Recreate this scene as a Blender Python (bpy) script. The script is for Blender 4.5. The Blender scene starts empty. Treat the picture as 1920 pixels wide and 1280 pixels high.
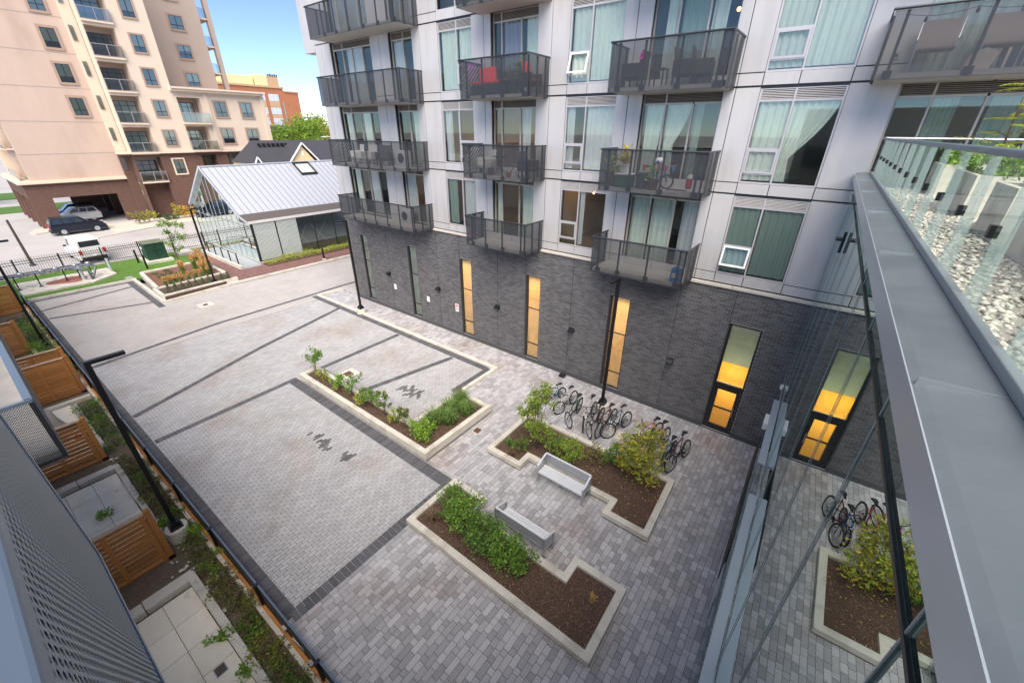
import bpy, bmesh, math, random
import numpy as np
from mathutils import Vector, Matrix
random.seed(7); rng = np.random.default_rng(7)
S = bpy.context.scene
COL = S.collection
PI = math.pi
# ------------------------------------------------------------------ camera
CAM_H = 10.0
YAW, PITCH, ROLL = -0.64722, 0.47772, 0.008845
fw = Vector((math.sin(YAW)*math.cos(PITCH), math.cos(YAW)*math.cos(PITCH), -math.sin(PITCH)))
rt = fw.cross(Vector((0, 0, 1))).normalized(); dn = fw.cross(rt)
c_, s_ = math.cos(ROLL), math.sin(ROLL)
r2 = rt*c_ - dn*s_; d2 = rt*s_ + dn*c_
cd = bpy.data.cameras.new('camera'); cam = bpy.data.objects.new('camera', cd); COL.objects.link(cam)
cam.matrix_world = Matrix(((r2.x, -d2.x, -fw.x, 0), (r2.y, -d2.y, -fw.y, 0), (r2.z, -d2.z, -fw.z, CAM_H), (0, 0, 0, 1)))
cd.sensor_width = 36; cd.sensor_fit = 'HORIZONTAL'; cd.lens = 760.81/1920*36
cd.clip_start = 0.02; cd.clip_end = 3000
S.camera = cam
# ------------------------------------------------------------------ sky and sun
SUN_EL, SUN_AZ = math.radians(50.0), math.radians(-50.0)     # azimuth measured from +X towards +Y
w = bpy.data.worlds.new('World'); S.world = w; w.use_nodes = True
nt = w.node_tree; bg = nt.nodes['Background']
sky = nt.nodes.new('ShaderNodeTexSky'); sky.sky_type = 'NISHITA'; sky.sun_disc = False
sky.sun_elevation = SUN_EL; sky.sun_rotation = math.pi/2 - SUN_AZ
sky.air_density = 0.6; sky.dust_density = 0.15; sky.ozone_density = 1.2; sky.altitude = 1500
nt.links.new(sky.outputs[0], bg.inputs[0]); bg.inputs[1].default_value = 0.12
sd = bpy.data.lights.new('sun', 'SUN'); sun = bpy.data.objects.new('sun', sd); COL.objects.link(sun)
sd.energy = 3.9; sd.angle = math.radians(60); sd.color = (1.0, 0.905, 0.79)
sun.rotation_euler = Vector((math.cos(SUN_AZ)*math.cos(SUN_EL), math.sin(SUN_AZ)*math.cos(SUN_EL), math.sin(SUN_EL))).to_track_quat('Z', 'Y').to_euler()
S.view_settings.view_transform = 'Standard'; S.view_settings.look = 'None'
S.view_settings.exposure = 1.04; S.view_settings.gamma = 1.0
S.render.engine = 'CYCLES'; S.cycles.transparent_max_bounces = 40
# ------------------------------------------------------------------ helpers
ORG = {}
def T3(ob): return ORG.get(ob.name, Vector((0, 0, 0)))
def tag(o, label=None, cat=None, group=None, kind=None):
    if label: o['label'] = label
    if cat: o['category'] = cat
    if group: o['group'] = group
    if kind: o['kind'] = kind
    return o
def thing(name, loc, label, cat, group=None, rz=0, kind=None):
    o = bpy.data.objects.new(name, None); COL.objects.link(o); o.location = loc; o.rotation_euler[2] = rz
    o.empty_display_size = .1
    ORG[o.name] = Vector(loc)
    return tag(o, label, cat, group, kind)
def link(name, me, mat, parent, local):
    o = bpy.data.objects.new(name, me); COL.objects.link(o)
    if mat is not None and len(me.materials) == 0: me.materials.append(mat)
    if parent is not None: o.parent = parent; ORG[o.name] = T3(parent)
    return o
FLAT = {'pane','frosted_film','blind','glass_panel','dark_room','side_pane','curtain_wall_pane','roller_blind','hole_shade_sheet','mesh_screen'}
class MB:
    """collects faces; T maps the given coordinates to world (or local) coordinates"""
    def __init__(s, T=None): s.v = []; s.f = []; s.T = T
    def add(s, vs, fs):
        n = len(s.v)
        if s.T: vs = [s.T(*p) for p in vs]
        s.v += [tuple(p) for p in vs]; s.f += [tuple(i+n for i in f) for f in fs]; return s
    def box(s, x0, x1, y0, y1, z0, z1):
        return s.add([(x0,y0,z0),(x1,y0,z0),(x1,y1,z0),(x0,y1,z0),(x0,y0,z1),(x1,y0,z1),(x1,y1,z1),(x0,y1,z1)],
            [(0,3,2,1),(4,5,6,7),(0,1,5,4),(1,2,6,5),(2,3,7,6),(3,0,4,7)])
    def cbox(s, x, y, z, sx, sy, sz): return s.box(x-sx/2,x+sx/2,y-sy/2,y+sy/2,z-sz/2,z+sz/2)
    def quad(s, *p): return s.add(p, [tuple(range(len(p)))])
    def prism(s, pts, z0, z1):
        n = len(pts)
        return s.add([(x,y,z0) for x,y in pts]+[(x,y,z1) for x,y in pts],
            [tuple(reversed(range(n))), tuple(range(n,2*n))]+[(i,(i+1)%n,(i+1)%n+n,i+n) for i in range(n)])
    def extr(s, pts, d):
        """closed 3-D polygon pushed along vector d"""
        n = len(pts); d = Vector(d)
        return s.add([tuple(p) for p in pts]+[tuple(Vector(p)+d) for p in pts],
            [tuple(reversed(range(n))), tuple(range(n,2*n))]+[(i,(i+1)%n,(i+1)%n+n,i+n) for i in range(n)])
    def tube(s, pts, r, n=8, closed=False, cap=True):
        P = [Vector(p) for p in pts]; m = len(P); R = r if isinstance(r,(list,tuple)) else [r]*m
        vs = []; up = None
        for i in range(m):
            if closed: d = P[(i+1)%m]-P[i-1]
            else: d = P[min(i+1,m-1)]-P[max(i-1,0)]
            d.normalize()
            if up is None: up = Vector((0,0,1)) if abs(d.z) < .9 else Vector((1,0,0))
            a = d.cross(up); 
            if a.length < 1e-4: a = d.cross(Vector((0,1,0)))
            a.normalize(); b = a.cross(d); up = b
            for k in range(n):
                t = 2*PI*k/n; vs.append(tuple(P[i]+(a*math.cos(t)+b*math.sin(t))*R[i]))
        fs = []
        for i in range(m if closed else m-1):
            j = (i+1) % m
            for k in range(n): fs.append((i*n+k, i*n+(k+1)%n, j*n+(k+1)%n, j*n+k))
        if cap and not closed: fs += [tuple(reversed(range(n))), tuple(range((m-1)*n, m*n))]
        return s.add(vs, fs)
    def bar(s, p, q, w, h=None, up=(0,0,1)):
        """square bar between two points"""
        h = h or w; p, q = Vector(p), Vector(q); d = (q-p).normalized(); up = Vector(up)
        a = d.cross(up)
        if a.length < 1e-3: a = d.cross(Vector((1,0,0)))
        a.normalize(); b = a.cross(d)
        vs = []
        for c in (p, q):
            for i, j in ((-1,-1),(1,-1),(1,1),(-1,1)): vs.append(tuple(c+a*(i*w/2)+b*(j*h/2)))
        return s.add(vs, [(3,2,1,0),(4,5,6,7),(0,1,5,4),(1,2,6,5),(2,3,7,6),(3,0,4,7)])
    def lathe(s, x, y, prof, n=16):
        vs = []; m = len(prof)
        for r, z in prof:
            for k in range(n): t = 2*PI*k/n; vs.append((x+r*math.cos(t), y+r*math.sin(t), z))
        fs = [(i*n+k, i*n+(k+1)%n, (i+1)*n+(k+1)%n, (i+1)*n+k) for i in range(m-1) for k in range(n)]
        fs += [tuple(reversed(range(n))), tuple(range((m-1)*n, m*n))]
        return s.add(vs, fs)
    def ball(s, c, r, n=8, m=5, sq=(1,1,1)):
        prof = [(max(1e-4,math.sin(PI*i/m))*r, -math.cos(PI*i/m)*r) for i in range(m+1)]
        vs = [(c[0]+a*math.cos(2*PI*k/n)*sq[0], c[1]+a*math.sin(2*PI*k/n)*sq[1], c[2]+z*sq[2]) for a, z in prof for k in range(n)]
        return s.add(vs, [(i*n+k, i*n+(k+1)%n, (i+1)*n+(k+1)%n, (i+1)*n+k) for i in range(m) for k in range(n)])
    def sheet(s):
        """a thin box becomes its middle plane: panes, films and blinds"""
        V = [Vector(p) for p in s.v]; pr = [((0,3,7,4),(1,2,6,5)),((0,1,5,4),(3,2,6,7)),((0,1,2,3),(4,5,6,7))]
        a, b = min(pr, key=lambda q: (V[q[0][0]]-V[q[1][0]]).length)
        s.v = [tuple((V[i]+V[j])/2) for i, j in zip(a, b)]; s.f = [(0,1,2,3)]; return s
    def build(s, name, mat, parent=None, local=False, smooth=False, bevel=0, **kw):
        if name in FLAT and len(s.v) == 8 and len(s.f) == 6: s.sheet()
        o0 = T3(parent) if (parent is not None and not local) else Vector((0,0,0))
        me = bpy.data.meshes.new(name)
        me.from_pydata([(a-o0.x, b-o0.y, c-o0.z) for a, b, c in s.v], [], s.f)
        o = link(name, me, mat, parent, local)
        if smooth: me.polygons.foreach_set('use_smooth', [True]*len(me.polygons))
        if bevel:
            b = o.modifiers.new('bevel', 'BEVEL'); b.width = bevel; b.segments = 2; b.limit_method = 'ANGLE'; b.angle_limit = .7
        return tag(o, **kw)
def np_mesh(name, V, F, mat, parent=None, smooth=False, attr=None, **kw):
    """V (n,3), F (m,k) arrays in world coordinates"""
    o0 = np.array(T3(parent)) if parent is not None else np.zeros(3)
    V = (np.asarray(V, float)-o0).astype(np.float32); F = np.asarray(F, np.int32); m, k = F.shape
    me = bpy.data.meshes.new(name)
    me.vertices.add(len(V)); me.vertices.foreach_set('co', V.ravel())
    me.loops.add(m*k); me.loops.foreach_set('vertex_index', F.ravel())
    me.polygons.add(m); me.polygons.foreach_set('loop_start', np.arange(0, m*k, k, dtype=np.int32))
    me.update(calc_edges=True)
    if attr is not None:
        a = me.attributes.new('stain', 'FLOAT', 'FACE'); a.data.foreach_set('value', np.asarray(attr, np.float32))
    me.polygons.foreach_set('use_smooth', [bool(smooth)]*m)
    return tag(link(name, me, mat, parent, False), **kw)
def copy_tree(o, parent=None):
    c = o.copy(); COL.objects.link(c); c.parent = parent
    for ch in list(o.children): copy_tree(ch, c)
    return c
# rotated frame of the building the camera stands on
AN = 0.02
def UV(u, v, z): return (u*math.cos(AN)-v*math.sin(AN), u*math.sin(AN)+v*math.cos(AN), z)
# ------------------------------------------------------------------ materials
def nd(nt, t, **kw):
    n = nt.nodes.new(t)
    for k, v in kw.items(): setattr(n, k, v)
    return n
def mathn(nt, op, a, b=None, c=None):
    n = nd(nt, 'ShaderNodeMath', operation=op)
    for i, x in enumerate((a, b, c)):
        if x is None: continue
        if isinstance(x, (int, float)): n.inputs[i].default_value = x
        else: nt.links.new(x, n.inputs[i])
    return n.outputs[0]
def M(name, col, rough=.6, metal=0, var=.08, scale=3., bump=0., bscale=30., isl=0., hue=0., blotch=None, bl_scale=.6, stain=False, spec=.5, aniso=None, trans=0.):
    m = bpy.data.materials.new(name); m.use_nodes = True; t = m.node_tree; b = t.nodes['Principled BSDF']
    b.inputs['Roughness'].default_value = rough; b.inputs['Metallic'].default_value = metal
    b.inputs['Specular IOR Level'].default_value = spec
    co = nd(t, 'ShaderNodeTexCoord').outputs['Object']
    if aniso:
        mp = nd(t, 'ShaderNodeMapping'); mp.inputs['Scale'].default_value = aniso; t.links.new(co, mp.inputs[0]); co = mp.outputs[0]
    ns = nd(t, 'ShaderNodeTexNoise'); ns.inputs['Scale'].default_value = scale; ns.inputs['Detail'].default_value = 6; ns.inputs['Roughness'].default_value = .65
    t.links.new(co, ns.inputs['Vector'])
    val = mathn(t, 'MULTIPLY_ADD', ns.outputs['Fac'], var*3, 1-var*1.5)
    hs = nd(t, 'ShaderNodeHueSaturation'); hs.inputs['Color'].default_value = (*col, 1)
    if isl or hue:
        g = nd(t, 'ShaderNodeNewGeometry'); oi = nd(t, 'ShaderNodeObjectInfo')
        rnd = mathn(t, 'FRACT', mathn(t, 'ADD', g.outputs['Random Per Island'], oi.outputs['Random']))
        val = mathn(t, 'MULTIPLY', val, mathn(t, 'MULTIPLY_ADD', rnd, 2*isl, 1-isl))
        if hue:
            r2_ = mathn(t, 'FRACT', mathn(t, 'MULTIPLY', rnd, 17.31))
            t.links.new(mathn(t, 'MULTIPLY_ADD', r2_, hue, .5-hue/2), hs.inputs['Hue'])
    if stain:
        at = nd(t, 'ShaderNodeAttribute', attribute_name='stain')
        val = mathn(t, 'MULTIPLY', val, mathn(t, 'SUBTRACT', 1, at.outputs['Fac']))
    t.links.new(val, hs.inputs['Value']); out = hs.outputs[0]
    if blotch:
        n2 = nd(t, 'ShaderNodeTexNoise'); n2.inputs['Scale'].default_value = bl_scale; n2.inputs['Detail'].default_value = 4
        t.links.new(co, n2.inputs['Vector'])
        rp = nd(t, 'ShaderNodeValToRGB'); rp.color_ramp.elements[0].position = .5; rp.color_ramp.elements[1].position = .72
        rp.color_ramp.elements[0].color = (0,0,0,1); rp.color_ramp.elements[1].color = (blotch[3],)*3+(1,)
        t.links.new(n2.outputs['Fac'], rp.inputs[0])
        mx = nd(t, 'ShaderNodeMix', data_type='RGBA', blend_type='MULTIPLY'); t.links.new(rp.outputs[0], mx.inputs['Factor'])
        t.links.new(out, mx.inputs['A']); mx.inputs['B'].default_value = (*blotch[:3], 1); out = mx.outputs['Result']
    t.links.new(out, b.inputs['Base Color'])
    if bump:
        n3 = nd(t, 'ShaderNodeTexNoise'); n3.inputs['Scale'].default_value = bscale; n3.inputs['Detail'].default_value = 5
        t.links.new(co, n3.inputs['Vector'])
        bp = nd(t, 'ShaderNodeBump'); bp.inputs['Strength'].default_value = bump; bp.inputs['Distance'].default_value = .02
        t.links.new(n3.outputs['Fac'], bp.inputs['Height']); t.links.new(bp.outputs[0], b.inputs['Normal'])
    if trans:
        tr = nd(t, 'ShaderNodeBsdfTranslucent'); t.links.new(out, tr.inputs[0])
        ms = nd(t, 'ShaderNodeMixShader'); ms.inputs[0].default_value = trans
        t.links.new(b.outputs[0], ms.inputs[1]); t.links.new(tr.outputs[0], ms.inputs[2])
        t.links.new(ms.outputs[0], t.nodes['Material Output'].inputs[0])
    return m
def glass(name, tint, refl=.12, rough=0., ior=1.5, gtint=(1,1,1), wob=0., fres=1.):
    m = bpy.data.materials.new(name); m.use_nodes = True; t = m.node_tree; t.nodes.clear()
    o = nd(t, 'ShaderNodeOutputMaterial'); tr = nd(t, 'ShaderNodeBsdfTransparent'); tr.inputs[0].default_value = (*tint, 1)
    gl = nd(t, 'ShaderNodeBsdfGlossy'); gl.inputs['Color'].default_value = (*gtint, 1); gl.inputs['Roughness'].default_value = rough
    fr = nd(t, 'ShaderNodeFresnel'); fr.inputs[0].default_value = ior
    fac = mathn(t, 'MINIMUM', mathn(t, 'MULTIPLY_ADD', fr.outputs[0], (1-refl)*fres, refl), 1)
    if wob:
        co = nd(t, 'ShaderNodeTexCoord'); ns = nd(t, 'ShaderNodeTexNoise'); ns.inputs['Scale'].default_value = .7; ns.inputs['Detail'].default_value = 0
        t.links.new(co.outputs['Object'], ns.inputs['Vector'])
        bp = nd(t, 'ShaderNodeBump'); bp.inputs['Strength'].default_value = wob; bp.inputs['Distance'].default_value = .05
        t.links.new(ns.outputs['Fac'], bp.inputs['Height']); t.links.new(bp.outputs[0], gl.inputs['Normal'])
    ms = nd(t, 'ShaderNodeMixShader'); t.links.new(fac, ms.inputs[0]); t.links.new(tr.outputs[0], ms.inputs[1]); t.links.new(gl.outputs[0], ms.inputs[2])
    t.links.new(ms.outputs[0], o.inputs[0]); return m
def screen(name, col, cover, rough=.45, holes=None, axes=('X','Z'), metal=.3):
    """perforated sheet: see-through holes in a painted plate; holes = pitch in metres, or an even fine mesh"""
    m = bpy.data.materials.new(name); m.use_nodes = True; t = m.node_tree; b = t.nodes['Principled BSDF']
    b.inputs['Base Color'].default_value = (*col, 1); b.inputs['Roughness'].default_value = rough; b.inputs['Metallic'].default_value = metal
    tr = nd(t, 'ShaderNodeBsdfTransparent'); ms = nd(t, 'ShaderNodeMixShader')
    if holes:
        px, pz, rad = holes
        sp = nd(t, 'ShaderNodeSeparateXYZ'); t.links.new(nd(t, 'ShaderNodeTexCoord').outputs['Object'], sp.inputs[0])
        a = mathn(t, 'DIVIDE', sp.outputs[axes[0]], px); c = mathn(t, 'DIVIDE', sp.outputs[axes[1]], pz)
        row = mathn(t, 'FLOOR', c)
        odd = mathn(t, 'MULTIPLY', mathn(t, 'MODULO', mathn(t, 'ABSOLUTE', row), 2), .5)
        fa = mathn(t, 'SUBTRACT', mathn(t, 'FRACT', mathn(t, 'ADD', mathn(t, 'ADD', a, 1000), odd)), .5)
        fc = mathn(t, 'SUBTRACT', mathn(t, 'FRACT', mathn(t, 'ADD', c, 1000)), .5)
        dd = mathn(t, 'ADD', mathn(t, 'POWER', mathn(t, 'MULTIPLY', fa, 1.0), 2), mathn(t, 'POWER', mathn(t, 'MULTIPLY', fc, pz/px), 2))
        t.links.new(mathn(t, 'GREATER_THAN', dd, rad*rad), ms.inputs[0])
    else: ms.inputs[0].default_value = cover
    t.links.new(tr.outputs[0], ms.inputs[1]); t.links.new(b.outputs[0], ms.inputs[2])
    t.links.new(ms.outputs[0], t.nodes['Material Output'].inputs[0]); return m
def emit(name, col, st):
    m = bpy.data.materials.new(name); m.use_nodes = True; b = m.node_tree.nodes['Principled BSDF']
    b.inputs['Base Color'].default_value = (*col,1); b.inputs['Emission Color'].default_value = (*col,1); b.inputs['Emission Strength'].default_value = st
    return m
MT = dict(
 paver=M('light_paver', (.405,.40,.41), .75, var=.16, scale=.9, isl=.10, hue=.02, bump=.15, bscale=60, blotch=(.80,.66,.52,.5), bl_scale=.42, stain=True),
 bigpaver=M('grey_paver', (.40,.39,.405), .75, var=.14, scale=1.3, isl=.24, hue=.03, bump=.2, bscale=60, blotch=(.80,.66,.54,.6), bl_scale=.5, stain=True),
 darkpaver=M('charcoal_paver', (.098,.098,.108), .7, var=.15, scale=6, isl=.22, bump=.2, bscale=60),
 joint=M('joint_sand', (.075,.072,.07), .95, var=.2, scale=20),
 concrete=M('concrete', (.60,.565,.50), .85, var=.14, scale=3, bump=.2, bscale=45, blotch=(.66,.64,.60,.8), bl_scale=2.2),
 conc_grey=M('grey_concrete', (.36,.355,.35), .85, var=.12, scale=3, bump=.15),
 ledge=M('ledge_stone', (.56,.52,.47), .8, var=.1),
 brick=M('charcoal_brick', (.120,.117,.124), .62, var=.14, scale=1.2, isl=.30, hue=.03, bump=.3, bscale=50),
 mortar=M('mortar', (.34,.33,.32), .9, var=.12, scale=14),
 panel=M('silver_grey_panel', (.52,.505,.51), .42, metal=.15, var=.05, scale=1.1, isl=.035, aniso=(3,3,.5), blotch=(.82,.805,.79,.7), bl_scale=.8),
 dark=M('dark_anodised', (.035,.037,.042), .4, metal=.4, var=.05),
 frame=M('window_frame_grey', (.52,.50,.52), .4, metal=.3, var=.03),
 frame_warm=M('door_frame_champagne', (.50,.46,.42), .4, metal=.3, var=.03),
 glass=glass('window_glass', (.965,.985,.975), refl=.10, ior=1.36, gtint=(.86,.95,.89)),
 glass_dark=glass('tinted_glass', (.70,.78,.75), refl=.12, ior=1.5),
 curtainwall=glass('curtain_wall_glass', (.55,.74,.70), refl=.46, ior=1.5, gtint=(.82,.92,.885), wob=.05),
 curtainwall_top=glass('spandrel_band_glass', (.30,.44,.42), refl=.40, ior=1.5, gtint=(.62,.76,.73), wob=.03),
 clear=glass('clear_balustrade_glass', (.86,.945,.92), refl=.035, ior=1.3, fres=.12),
 slab=M('balcony_concrete', (.42,.40,.38), .85, var=.2, scale=3, bump=.1),
 soffit=M('balcony_soffit', (.50,.47,.43), .8),
 rail=M('balcony_rail', (.045,.053,.064), .4, metal=.5, var=.05),
 mesh=screen('balcony_mesh', (.05,.054,.062), .65, rough=.5),
 mesh_side=screen('balcony_mesh_fine', (.045,.052,.064), .74, rough=.5),
 perf=screen('perforated_guard_near', (.20,.265,.33), 0, rough=.4, holes=(.027,.0225,.30), axes=('X','Z')),
 perf2=screen('perforated_guard_far', (.045,.065,.085), 0, rough=.45, holes=(.030,.0155,.28), axes=('Y','Z')),
 guardframe=M('guard_frame', (.17,.22,.28), .38, metal=.4, var=.04),
 louver=M('louver_white', (.62,.59,.58), .5),
 room=M('room_wall', (.66,.60,.50), .9, var=.03),
 roomfloor=M('room_floor', (.32,.25,.18), .6, var=.1),
 curtain=M('mint_sheer_curtain', (.86,.93,.82), .9, var=.05, trans=.18),
 curtain_d=M('grey_green_curtain', (.36,.46,.39), .9, var=.05, trans=.12),
 curtain_w=M('white_sheer_curtain', (.82,.84,.83), .9, var=.04, trans=.25),
 curtain_l=M('lilac_curtain', (.48,.46,.55), .9, var=.05, trans=.3),
 soil=M('mulch', (.095,.058,.042), .95, var=.3, scale=25, bump=.9, bscale=70),
 grass=M('lawn_grass', (.075,.16,.025), .9, var=.22, scale=2.5, isl=.2),
 asphalt=M('worn_asphalt', (.40,.385,.38), .85, var=.07, scale=.7, bump=.1, bscale=40, blotch=(.75,.73,.71,.6), bl_scale=.12),
 walk=M('sidewalk', (.50,.46,.40), .85, var=.08, scale=1),
 redpave=M('red_brick_pavers', (.20,.105,.095), .8, var=.15, scale=4, isl=.25),
 black=M('black_paint', (.012,.012,.014), .35, metal=.2, var=.05),
 blackmatte=M('black_rubber', (.018,.018,.019), .7, var=.1),
 steel=M('brushed_steel', (.50,.51,.53), .35, metal=.8, var=.05),
 galv=M('galvanised_steel', (.36,.39,.42), .45, metal=.6, var=.12),
 seat=M('bench_aluminium', (.80,.82,.85), .35, metal=.35, var=.04),
 wood=M('cedar', (.47,.20,.055), .6, var=.30, scale=3, isl=.20, bump=.2, bscale=20, aniso=(1,8,8)),
 woodtop=M('cedar_cap', (.55,.40,.27), .6, var=.2, scale=4),
 slabpave=M('patio_slab', (.82,.76,.64), .8, var=.07, scale=1.5, isl=.06, blotch=(.8,.78,.74,.5), bl_scale=1.5),
 white=M('white_paint', (.78,.78,.77), .5, var=.03),
 yellowblind=M('yellow_blind', (.88,.50,.09), .8, var=.04, trans=.6),
)
# ------------------------------------------------------------------ ground
def sheet(name, pts, z, mat, kind='structure', parent=None, thick=0):
    mb = MB()
    if thick: mb.prism(pts, z-thick, z)
    else: mb.quad(*[(x,y,z) for x,y in pts])
    o = mb.build(name, MT[mat] if isinstance(mat, str) else mat, parent)
    if parent is None: tag(o, kind=kind)
    return o
sheet('ground', [(-1500,-1500),(600,-1500),(600,1500),(-1500,1500)], -.45, 'asphalt')
# asphalt lot beyond the iron fence
sheet('parking_lot', [(-200,-60),(-46.4,-60),(-46.4,60),(-200,60)], 0.0, 'asphalt', thick=.3)
# joint bed under all unit paving
sheet('paving_bed', [(-39.6,.45),(1.2,1.27),(1.2,14.4),(-23.9,14.4),(-23.9,40),(-32.9,40),(-32.9,6.0),(-39.6,6.0)], -.012, 'joint', thick=.3)
UNIT = [(0,1,2,3),(0,1,5,4),(1,2,6,5),(2,3,7,6),(3,0,4,7)]
def unit_mesh(R):
    """R rows: x0,x1,y0,y1,z0,z1 -> vertices and faces (top and four sides)"""
    R = np.asarray(R); n = len(R); V = np.zeros((n,8,3))
    for i,(a,b) in enumerate(((0,2),(1,2),(1,3),(0,3))):
        V[:,i,0]=R[:,a]; V[:,i,1]=R[:,b]; V[:,i,2]=R[:,5]; V[:,i+4,0]=R[:,a]; V[:,i+4,1]=R[:,b]; V[:,i+4,2]=R[:,4]
    F = (np.arange(n)*8)[:,None,None] + np.array(UNIT)[None]
    return V.reshape(-1,3), F.reshape(-1,4)
def is_big(x, y):
    return (x > -7.40) | ((x > -8.6) & (y > 6.25)) | ((x > -10.56) & (y > 9.85)) | (y > 12.62)
def fence_y(x): return 1.245 + .02*x + (1.245*.0)      # edge of the courtyard towards the patios (world y)
def cam_size(R):
    c = np.stack([(R[:,0]+R[:,1])/2,(R[:,2]+R[:,3])/2],1); d2_ = (c**2).sum(1)+100
    q = np.stack([c[:,0],c[:,1],np.full(len(c),-10.)],1)
    X = q@np.array(r2); Y = q@np.array(d2); Z = q@np.array(fw)
    vis = (Z > .5) & (abs(X/Z) < 960/760.8) & (abs(Y/Z) < 640/760.8)
    return np.where(vis, 1/d2_, 0)
def lay(name, R, st, mat, label_n, z=0.0):
    """the 300 largest in view one by one, the rest as one mass"""
    root = sheet(name, [(0,0),(.01,0),(.01,.01),(0,.01)], -.2, 'joint')
    R = np.asarray(R); st = np.asarray(st); s = cam_size(R)
    order = np.argsort(-s); one = order[:label_n]; rest = order[label_n:]
    V, F = unit_mesh(R[rest]); np_mesh('paver_field', V, F, MT[mat], root, attr=np.repeat(st[rest],5), kind='stuff')
    cache = {}
    for i in one:
        r = R[i]; key = (round(r[1]-r[0],3), round(r[3]-r[2],3), st[i] > 0)
        if key not in cache:
            w_, l_ = key[0]/2, key[1]/2; V, F = unit_mesh([(-w_,w_,-l_,l_,-.05,0)])
            o = np_mesh('paver', V, F, MT[mat], root, attr=[st[i]]*5); cache[key] = o.data
        else:
            o = bpy.data.objects.new('paver', cache[key]); COL.objects.link(o); o.parent = root
        o.location = ((r[0]+r[1])/2, (r[2]+r[3])/2, r[5])
    return root
small, sst, big, bst = [], [], [], []
STAINS = [(-12.25,9.06,.75,.50),(-12.25,4.92,.80,.40),(-11.0,5.05,.34,.20)]
P, L = .108, .216
ix = 0; x = -25.4
while x < -7.35:
    y = -.2 + (ix % 2)*L/2 + random.uniform(-.004,.004)
    while y < 12.8:
        cx, cy = x+P/2, y+L/2
        if cy-L/2 > fence_y(cx)-.02 and not is_big(cx, cy):
            s = 0
            for (a,b,ra,rb) in STAINS:
                if ((cx-a)/ra)**2+((cy-b)/rb)**2 < random.uniform(.1,1.1) and random.random() < .62: s = random.uniform(.62,.75)
            z = random.uniform(-.0015,.0015)
            small.append((x+.005, x+P-.005, y+.005, y+L-.005, -.05, z)); sst.append(s)
        y += L
    x += P; ix += 1
PB = .142; x = -26.0
LENS = (.142,.21,.285,.36)
while x < .55:
    y = 1.0 + random.uniform(0,.2)
    while y < 14.5:
        l = random.choice(LENS); cx, cy = x+PB/2, y+l/2
        if y > fence_y(cx)-.14 and is_big(cx, cy) and y+l < 14.62 and not (x < -25.9 and y < 12.7):
            z = random.uniform(-.002,.002)
            big.append((x+.0045, x+PB-.0045, y+.0045, y+l-.0045, -.05, z)); bst.append(0)
        y += l
    x += PB
lay('parking_paving', small, sst, 'paver', 300)
lay('courtyard_paving', big, bst, 'bigpaver', 300)
# far end of the drive: units too small to pick apart, laid as material
mfar = M('far_paving', (.445,.42,.405), .8, var=.14, scale=.8, bump=.05, blotch=(.80,.70,.60,.5), bl_scale=.25)
bk = nd(mfar.node_tree, 'ShaderNodeTexBrick'); 
t_ = mfar.node_tree; b_ = t_.nodes['Principled BSDF']; src = b_.inputs['Base Color'].links[0].from_socket
co_ = nd(t_, 'ShaderNodeTexCoord'); mp_ = nd(t_, 'ShaderNodeMapping'); mp_.inputs['Rotation'].default_value[2] = PI/2
t_.links.new(co_.outputs['Object'], mp_.inputs[0]); t_.links.new(mp_.outputs[0], bk.inputs['Vector'])
bk.inputs['Scale'].default_value = 1; bk.inputs['Brick Width'].default_value = .216; bk.inputs['Row Height'].default_value = .108; bk.inputs['Mortar Size'].default_value = .006
bk.inputs['Color1'].default_value = (.92,.92,.92,1); bk.inputs['Color2'].default_value = (1.05,1.05,1.05,1); bk.inputs['Mortar'].default_value = (.45,.45,.45,1)
mx_ = nd(t_, 'ShaderNodeMix', data_type='RGBA', blend_type='MULTIPLY'); mx_.inputs['Factor'].default_value = .8
t_.links.new(src, mx_.inputs['A']); t_.links.new(bk.outputs[0], mx_.inputs['B']); t_.links.new(mx_.outputs['Result'], b_.inputs['Base Color'])
MT['farpave'] = mfar
sheet('drive', [(-39.45,.46),(-25.42,.74),(-25.42,12.62),(-26.0,12.62),(-26.0,14.4),(-23.9,14.4),(-23.9,40),(-32.75,40),(-32.75,5.8),(-39.45,5.8)], -.0, 'farpave')
# charcoal bands
def band(name, pts, wd, L_=.11, z=.006):
    """a strip of charcoal soldier units along a polyline"""
    R = MB()
    for (a, b) in zip(pts[:-1], pts[1:]):
        a, b = Vector((*a,0)), Vector((*b,0)); d = (b-a); n = max(1, int(d.length/L_)); d /= n; q = Vector((-d.y,d.x,0)).normalized()*wd/2
        for i in range(n):
            p0 = a+d*(i+.03); p1 = a+d*(i+.97); zz = z+random.uniform(-.001,.001)
            vs = [p0-q,p1-q,p1+q,p0+q]
            R.add([(v.x,v.y,zz) for v in vs]+[(v.x,v.y,-.03) for v in vs], UNIT)
    return R.build(name, MT['darkpaver'], kind='structure')
fy = lambda x: fence_y(x)+.16
band('charcoal_border', [(-39.2,fy(-39.2)),(-7.25,fy(-7.25))], .30)
band('charcoal_border', [(-7.25,1.25),(-7.25,6.3)], .33, L_=.16)
band('charcoal_border', [(-17.2,6.31),(-7.1,6.31)], .40)
band('charcoal_band', [(-16.95,1.25),(-17.1,6.5)], .26)
band('charcoal_band', [(-19.35,1.2),(-21.4,6.81),(-23.0,12.3)], .26)
band('charcoal_band', [(-25.5,1.1),(-26.4,6.7),(-26.62,14.7),(-26.62,22)], .26)
band('charcoal_band', [(-17.07,12.2),(-17.07,7.4)], .26)
band('charcoal_band', [(-12.92,12.2),(-13.95,7.5)], .26)
band('charcoal_border', [(-26.2,12.42),(-10.9,12.42)], .34)
band('charcoal_border', [(-10.78,10.1),(-10.78,12.5)], .34, z=.009)
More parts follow.
